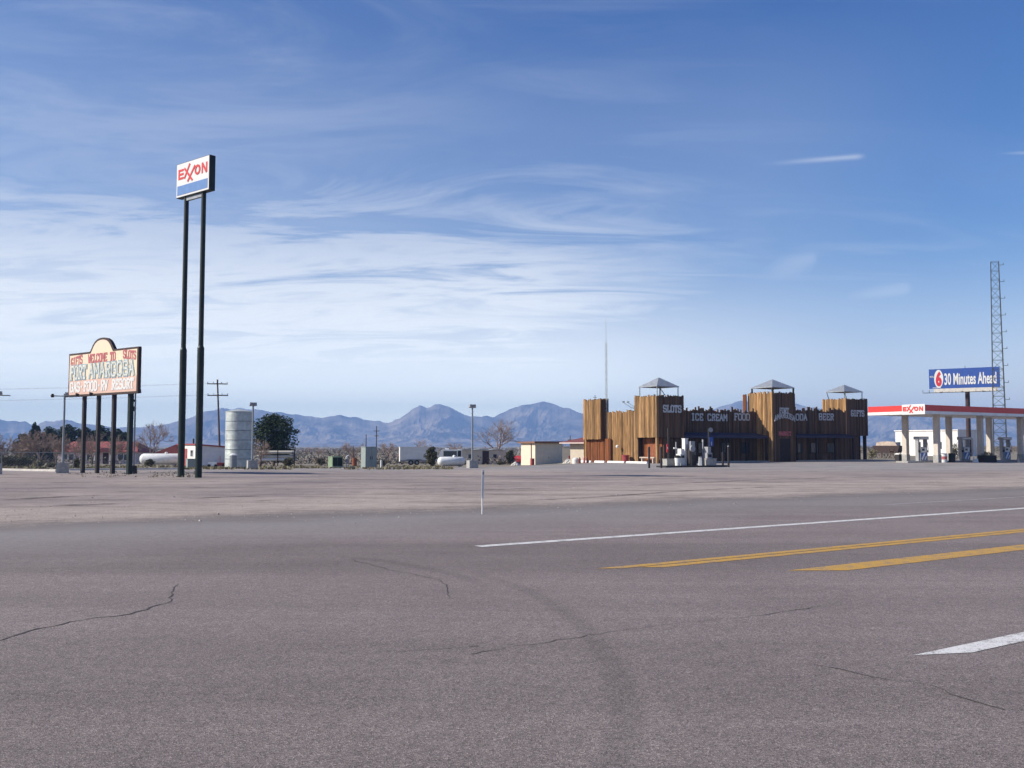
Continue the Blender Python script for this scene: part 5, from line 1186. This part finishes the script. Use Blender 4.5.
def drum(px, Y, lab, ms, h=0.95, r=0.33, name='waste_drum'):
    p = at(px, Y); p.z = 0.0; t = thing(name, lab, 'drum', p); n = len(ms)
    for i, mm_ in enumerate(ms):
        m = MB(); m.lathe((0, 0, h * i / n + 0.002), (0, 0, 1), [(0, r), (h / n - .03, r), (h / n - .02, r * 1.05), (h / n - .003, r)], 18); m.build('band', mm_, t)
drum(943.5, 103, 'white drum with a red band between the first canopy columns', ['white_paint', 'faded_red', 'white_paint']); drum(951.5, 104, 'dark grey drum right of the red banded drum', ['dark_steel', 'dark_green_steel'])
b = at(898, 106); t = thing('waste_box', 'dark waste box left of the first canopy column', 'bin', b, ANG); m = MB(); m.box((0, 0, .4), (.5, .5, .8)); m.build('box', 'dark_steel', t); m = MB(); m.box((0, 0, .86), (.56, .56, .1), top=(.7, .7)); m.build('lid', 'white_wall', t)
b = at(975, 103); t = thing('supply_box', 'low white box on the ground right of the middle gas pump', 'box', b, 0.3); m = MB(); m.box((0, 0, .2), (.45, .4, .4), top=(.8, .8)); m.build('box', 'white_paint', t); m = MB(); m.tube((-.2, 0, 0.3), (-.2, 0, .85), .06, n=8); m.build('pipe', 'white_paint', t)
b = at(987, 104.5); t = thing('planter_box', 'dark planter box between the middle canopy columns', 'planter', b, ANG); m = MB(); m.box((0, 0, .35), (2.3, .7, .75)); m.build('box', 'interior', t)
m = MB(); leaves(m, (0, 0, .85), (1.0, .35, .25), 240, .12, random.Random(3), -.3); m.build('plant', 'leaf_bush', t)
b = at(1018, 103.5); m = MB(); m.lathe((0, 0, 0), (0, 0, 1), [(0, .22), (.03, .2), (.06, .13), (.55, .04), (.58, .0)], 14)
tag(m.build('traffic_cone', 'canvas', loc=b), 'small pale cone at the foot of the right edge column', 'cone')

# old wagon
b = at(888, 138); t = thing('old_wagon', 'old dark wooden wagon with a pale canvas heap beside the fort', 'wagon', b, -0.75)
m = MB(); Lw = 27 * 138 / F; bt = [(-Lw * .42, .75), (Lw * .42, .75), (Lw * .5, 1.75), (-Lw * .5, 1.75)]; m.prism(bt, -0.75, .75); m.build('wagon_body', 'brown_paint', t)
m = MB()
for i in range(8):
    f = i / 7; 
m.prism([(-Lw * .40, 1.755), (Lw * .40, 1.755), (Lw * .33, 2.15), (Lw * .12, 2.34), (-Lw * .2, 2.3), (-Lw * .36, 2.2)], -0.6, .6); m.build('canvas_top', 'canvas', t)
for x, r in ((-.9, .45), (.9, .55)):
    for y in (-0.85, .85):
        m = MB(); pr = None
        for k in range(17):
            a_ = 2 * PI * k / 16; q_ = Vector((x + r * math.cos(a_), y, r + r * math.sin(a_)))
            if pr is not None: m.tube(pr, q_, .05, n=5)
            pr = q_
        for k in range(8): a_ = PI * k / 4; m.tube((x, y, r), (x + r * math.cos(a_), y, r + r * math.sin(a_)), .03, n=4)
        m.build('wheel', 'wood_pole', t)
m = MB(); m.tube((Lw * .1, -.9, 0), (Lw * .3, -.8, 1.3), .05, n=5); m.tube((Lw * .22, -.9, 0), (Lw * .1, -.8, 1.3), .05, n=5); m.build('prop', 'wood_pole', t)

# white building behind canopy
b = at(958, 168); b.z = 0; t = thing('white_building', 'long white flat roofed building behind the gas pumps', 'building', b, ANG + 0.0)
hh = ZZ(430.5, 168); wl = 12.0
m = MB(); m.bx(0, 5.5, 0, wl, -.1, hh); m.build('wall', 'white_wall', t); m = MB(); m.bx(-.15, 5.65, -.15, wl + .15, hh + .003, hh + .18); m.build('roof', 'white_wall', t)
for y in (3, 7, 11):
    m = MB(); m.bx(-.05, -.004, y, y + 1.0, 1.2, 2.4); m.build('window', 'glass', t)
m = MB(); m.bx(2, 4.4, -.06, -.004, 0, 3); m.build('door', 'tan_wall', t)

# motel billboard
Lb, Rb = Vector((XX(929, 165, 380), 165, 0)), Vector((XX(999.5, 159, 380), 159, 0)); W = (Rb - Lb).length; rz = math.atan2(Rb.y - Lb.y, Rb.x - Lb.x)
t = thing('blue_billboard', 'blue billboard reading 30 Minutes Ahead on a single pole', 'billboard', Lb, rz)
z0, z1 = ZZ(388.6, 164), ZZ(369.0, 164)
m = MB(); m.bx(0, W, 0, 0.12, z0, z1); m.build('panel', 'board_blue', t)
m = MB(); m.bx(0, W, 0.125, 0.5, z0 + .05, z1 - .05); m.build('back_frame', 'dark_steel', t)
Hb = z1 - z0; y_ = -0.012
m = MB(); cx_, cz_ = W * .142, z0 + Hb * .5
m.add([(cx_ + W * .066 * math.cos(a), y_, cz_ + Hb * .46 * math.sin(a)) for a in np.linspace(0, 2 * PI, 33)[:-1]], [tuple(range(32))])
lg = m.build('logo', 'white_sign', t)
m = MB(); m.text('6', (cx_ - W * .043, -0.03, cz_ - Hb * .385), xd, ud, Hb * .77, W * .086, 0.055, .02); m.build('numeral', 'logo_red', lg)
m = MB(); m.text('MOTEL', (W * .014, -0.01, z0 + Hb * .57), xd, ud, Hb * .09, W * .058, 0.01, .01); m.bx(W * .05, W * .17, -0.022, -0.008, z0 + Hb * .035, z0 + Hb * .06); m.build('lettering', 'white_sign', t)
m = MB(); m.text('30 Minutes Ahead', (W * .225, -0.02, z0 + Hb * .17), xd, ud, Hb * .60, W * .735, 0.022, .03); m.build('lettering', 'white_sign', t)
m = MB(); m.bx(W * .07, W * .97, -0.02, 0.3, z0 - .62, z0 - .01); m.build('apron', 'pale_concrete', t)
m = MB(); m.bx(-W * .08, W * 1.06, -0.9, -0.15, z0 - .72, z0 - .66)
for i in range(13): x = -W * .08 + W * 1.14 * i / 12; m.bx(x, x + .05, -0.9, -.84, z0 - .66, z0 - .2 if i in (0, 1, 11, 12) else z0 - .5)
m.build('catwalk', 'dark_steel', t)
for fx in (.2, .5, .8):
    m = MB(); m.tube((W * fx, -.2, z0 - .7), (W * fx, -1.3, z0 - .75), .04, n=5); m.box((W * fx, -1.35, z0 - .72), (.4, .25, .15)); m.build('floodlight', 'dark_steel', t)
xp = line_x(967.5, Lb, Rb); m = MB(); m.tube((xp, .5, -.2), (xp, .5, z0 - .3), .36, n=16); m.build('pole', 'brown_paint', t); m = MB(); m.tube((xp - .2, 0.2, z1 - .1), (xp - .2, .2, z1 + .4), .05, n=5); m.build('finial', 'grey_steel', t)

# lattice tower
Y = 125; b = at(1000.2, Y); b.z = 0; H = ZZ(262, Y); t = thing('lattice_tower', 'tall steel lattice tower in front of the blue billboard', 'tower', b, -0.42)
m = MB(); wb, wt = .84, .50; co = [(-1, -1), (1, -1), (1, 1), (-1, 1)]
pt = lambda i, z: Vector((co[i % 4][0] * (wb + (wt - wb) * z / H) * .9, co[i % 4][1] * (wb + (wt - wb) * z / H) * .9, z))
for i in range(4): m.tube(pt(i, 0), pt(i, H), .055, .045, 6)
m.build('legs', 'tower_steel', t); m = MB(); z = 0; nseg = 22; k = 0
for k in range(nseg):
    za, zb2 = H * k / nseg, H * (k + 1) / nseg
    for i in range(4):
        m.tube(pt(i, zb2), pt(i + 1, zb2), .026, n=4, cap=False); m.tube(pt(i + k % 2, za), pt(i + 1 - k % 2, zb2), .027, n=4, cap=False)
m.build('bracing', 'tower_steel', t)
m = MB()
for k in range(9): z = H * (.3 + .085 * k); p = pt(1, z); m.tube(p, p + Vector((.55, 0, 0)), .03, n=5); m.tube(p + Vector((.5, 0, 0)), p + Vector((.5, 0, .25)), .03, n=5)
m.build('step_arms', 'tower_steel', t)

# road delineator
g = G(482.3, 514.5); t = thing('delineator_post', 'thin pale road marker post at the edge of the highway', 'post', g, 0.4)
m = MB(); m.tube((0, 0, -.1), (0.0, 0, .42), .02, n=8); m.build('base_post', 'white_wall', t)
m = MB(); m.add([(-.03, -.004, .40), (.03, -.004, .40), (.052, -.004, 1.1), (-.008, -.004, 1.1), (-.03, .004, .40), (.03, .004, .40), (.052, .004, 1.1), (-.008, .004, 1.1)], [(0, 1, 2, 3), (7, 6, 5, 4), (0, 4, 5, 1), (1, 5, 6, 2), (2, 6, 7, 3), (3, 7, 4, 0)]); bl = m.build('blade', 'white_wall', t)
m = MB(); m.bx(-.004, .046, -.009, -.0045, .99, 1.05); m.build('reflector', 'pump_grey', bl)
# ------------------------------------------------------------------ camera, light, sky
cd = bpy.data.cameras.new('camera'); cam = bpy.data.objects.new('camera', cd); COL.objects.link(cam)
cd.sensor_width = 36; cd.lens = F / 1024 * 36; cd.clip_end = 30000; cd.clip_start = 0.05
cam.location = (0, 0, EYE); cam.rotation_euler = (PI / 2 + PITCH, 0, 0); S.camera = cam
EL = math.radians(33.5); SUN_H = Vector((-0.99, -0.13)).normalized()
sl = bpy.data.lights.new('sun', 'SUN'); so = bpy.data.objects.new('sun', sl); COL.objects.link(so)
sl.energy = 4.4; sl.angle = math.radians(0.53); sl.color = (1.0, 0.94, 0.84)
to_sun = Vector((SUN_H.x * math.cos(EL), SUN_H.y * math.cos(EL), math.sin(EL)))
so.rotation_euler = to_sun.to_track_quat('Z', 'Y').to_euler()
w = bpy.data.worlds.new('World'); S.world = w; w.use_nodes = True; nt = w.node_tree
bg = nt.nodes['Background']; sky = nd(nt, 'ShaderNodeTexSky'); sky.sky_type = 'NISHITA'; sky.sun_disc = False
sky.sun_elevation = EL; sky.sun_rotation = math.atan2(SUN_H.x, SUN_H.y) % (2 * PI)
sky.air_density = 1.0; sky.dust_density = 0.3; sky.ozone_density = 2.5; sky.altitude = 800
tc = nd(nt, 'ShaderNodeTexCoord'); sx = nd(nt, 'ShaderNodeSeparateXYZ'); lk(nt, tc.outputs['Generated'], sx.inputs[0])
X_, Y_, Z_ = sx.outputs
zz = math_(nt, 'ADD', math_(nt, 'MAXIMUM', Z_, 0.0), 0.10)
cx_n = nd(nt, 'ShaderNodeCombineXYZ'); lk(nt, math_(nt, 'DIVIDE', X_, zz), cx_n.inputs[0]); lk(nt, math_(nt, 'DIVIDE', Y_, zz), cx_n.inputs[1])
def cmap(scale, rot, loc=(0, 0, 0)):
    mp = nd(nt, 'ShaderNodeMapping'); mp.inputs['Scale'].default_value = scale; mp.inputs['Rotation'].default_value = (0, 0, rot); mp.inputs['Location'].default_value = loc
    lk(nt, cx_n.outputs[0], mp.inputs[0]); return mp.outputs[0]
def mrange(v, a, b, c=0.0, d=1.0):
    n = nd(nt, 'ShaderNodeMapRange', interpolation_type='SMOOTHSTEP'); lk(nt, v, n.inputs[0])
    for i, q_ in enumerate((a, b, c, d)): n.inputs[i + 1].default_value = q_
    return n.outputs[0]
n1 = noise(nt, cmap((1.0, 2.3, 1), -0.75, (0.4, 0.2, 0)), 1.0, 9, 0.66, 1.1)
n2 = noise(nt, cmap((0.8, 2.6, 1), -0.55, (3.1, 1.7, 0)), 1.0, 8, 0.62, 0.8)
n3 = noise(nt, cmap((0.25, 0.35, 1), 0.1, (7, 2, 0)), 1.0, 4, 0.5, 0.3)
veil = math_(nt, 'MULTIPLY', mrange(math_(nt, 'ADD', Z_, math_(nt, 'MULTIPLY', math_(nt, 'SUBTRACT', n1, 0.5), 0.36)), 0.27, 0.14), mrange(math_(nt, 'ADD', X_, math_(nt, 'MULTIPLY', math_(nt, 'SUBTRACT', n2, 0.5), 0.3)), 0.28, -0.02))
veil = math_(nt, 'MULTIPLY', veil, mrange(n1, 0.34, 0.56, 0.55, 1.0))
lowv = math_(nt, 'MULTIPLY', mrange(Z_, 0.20, 0.06), math_(nt, 'MULTIPLY', mrange(X_, 0.36, 0.0, 0.30, 1.0), mrange(n1, 0.2, 0.5, 0.85, 1.0)))
wis = math_(nt, 'MULTIPLY', mrange(n2, 0.47, 0.70), math_(nt, 'MULTIPLY', mrange(Z_, 0.26, 0.14, 0.10, 0.75), mrange(X_, 0.32, 0.02, 0.22, 1.0)))
hig = math_(nt, 'MULTIPLY', mrange(n1, 0.38, 0.66, 0.22, 1.0), mrange(X_, 0.12, -0.30, 0.0, 0.23))
fac = math_(nt, 'MAXIMUM', math_(nt, 'MAXIMUM', veil, wis), math_(nt, 'MAXIMUM', lowv, hig))
A_ = math_(nt, 'DIVIDE', X_, math_(nt, 'MAXIMUM', Y_, 0.05)); B_ = math_(nt, 'DIVIDE', Z_, math_(nt, 'MAXIMUM', Y_, 0.05))
def contrail(px0, py0, px1, py1, w_, amp):
    q0, q1 = P(px0, py0, 1.0) - Vector((0, 0, EYE)), P(px1, py1, 1.0) - Vector((0, 0, EYE)); sl_ = (q1.z - q0.z) / (q1.x - q0.x)
    d_ = math_(nt, 'SUBTRACT', math_(nt, 'SUBTRACT', B_, q0.z), math_(nt, 'MULTIPLY', math_(nt, 'SUBTRACT', A_, q0.x), sl_))
    d_ = math_(nt, 'ADD', d_, math_(nt, 'MULTIPLY', math_(nt, 'SUBTRACT', n2, 0.5), w_ * 3))
    g_ = math_(nt, 'EXPONENT', math_(nt, 'MULTIPLY', math_(nt, 'POWER', math_(nt, 'ABSOLUTE', math_(nt, 'DIVIDE', d_, w_)), 2.0), -1.0))
    L__ = q1.x - q0.x
    win = math_(nt, 'MULTIPLY', mrange(A_, q0.x, q0.x + L__ * 0.85), mrange(A_, q1.x + L__ * 0.08, q1.x - L__ * 0.05))
    return math_(nt, 'MULTIPLY', math_(nt, 'MULTIPLY', g_, win), amp)
for args in ((750, 165, 860, 156, 0.0026, 0.36), (985, 153, 1060, 151, 0.0016, 0.36), (790, 306, 910, 288, 0.009, 0.24), (725, 290, 815, 258, 0.011, 0.20), (830, 346, 900, 328, 0.008, 0.26), (895, 318, 960, 304, 0.007, 0.18)):
    fac = math_(nt, 'MAXIMUM', fac, contrail(*args))
thin = math_(nt, 'MULTIPLY', mrange(X_, 0.44, 0.22), math_(nt, 'MULTIPLY', mrange(Z_, 0.42, 0.30), 0.10))
fac = math_(nt, 'ADD', fac, math_(nt, 'MULTIPLY', math_(nt, 'SUBTRACT', 1.0, fac), thin))
fac = math_(nt, 'MULTIPLY', fac, 0.97, True)
EXPO = 0.60; KE = 10.0 / 2 ** EXPO
sr = nd(nt, 'ShaderNodeSeparateColor'); lk(nt, sky.outputs[0], sr.inputs[0]); cr_ = nd(nt, 'ShaderNodeCombineColor')
for i, (g_, k_) in enumerate(((1.82, 2.47), (1.34, 1.333), (1.0, 1.25))):     # clear desert air: deeper, bluer than the default sky
    lk(nt, math_(nt, 'MULTIPLY', math_(nt, 'POWER', math_(nt, 'MULTIPLY', sr.outputs[i], 0.1), g_), k_ * KE), cr_.inputs[i])
hz_f = math_(nt, 'ADD', math_(nt, 'MULTIPLY', math_(nt, 'EXPONENT', math_(nt, 'MULTIPLY', math_(nt, 'MAXIMUM', Z_, 0.0), -14.0)), 1.9), 1.0)
cl = nd(nt, 'ShaderNodeVectorMath', operation='SCALE'); cl.inputs[0].default_value = (0.87 * KE, 0.90 * KE, 0.97 * KE); lk(nt, hz_f, cl.inputs['Scale'])
lk(nt, mixrgb(nt, 'MIX', fac, cr_.outputs[0], cl.outputs[0]), bg.inputs['Color']); bg.inputs['Strength'].default_value = 0.10
S.view_settings.view_transform = 'Standard'; S.view_settings.look = 'None'; S.view_settings.gamma = 1; S.view_settings.use_curve_mapping = False
S.view_settings.exposure = EXPO
S.cycles.volume_bounces = 0; S.cycles.max_bounces = 6
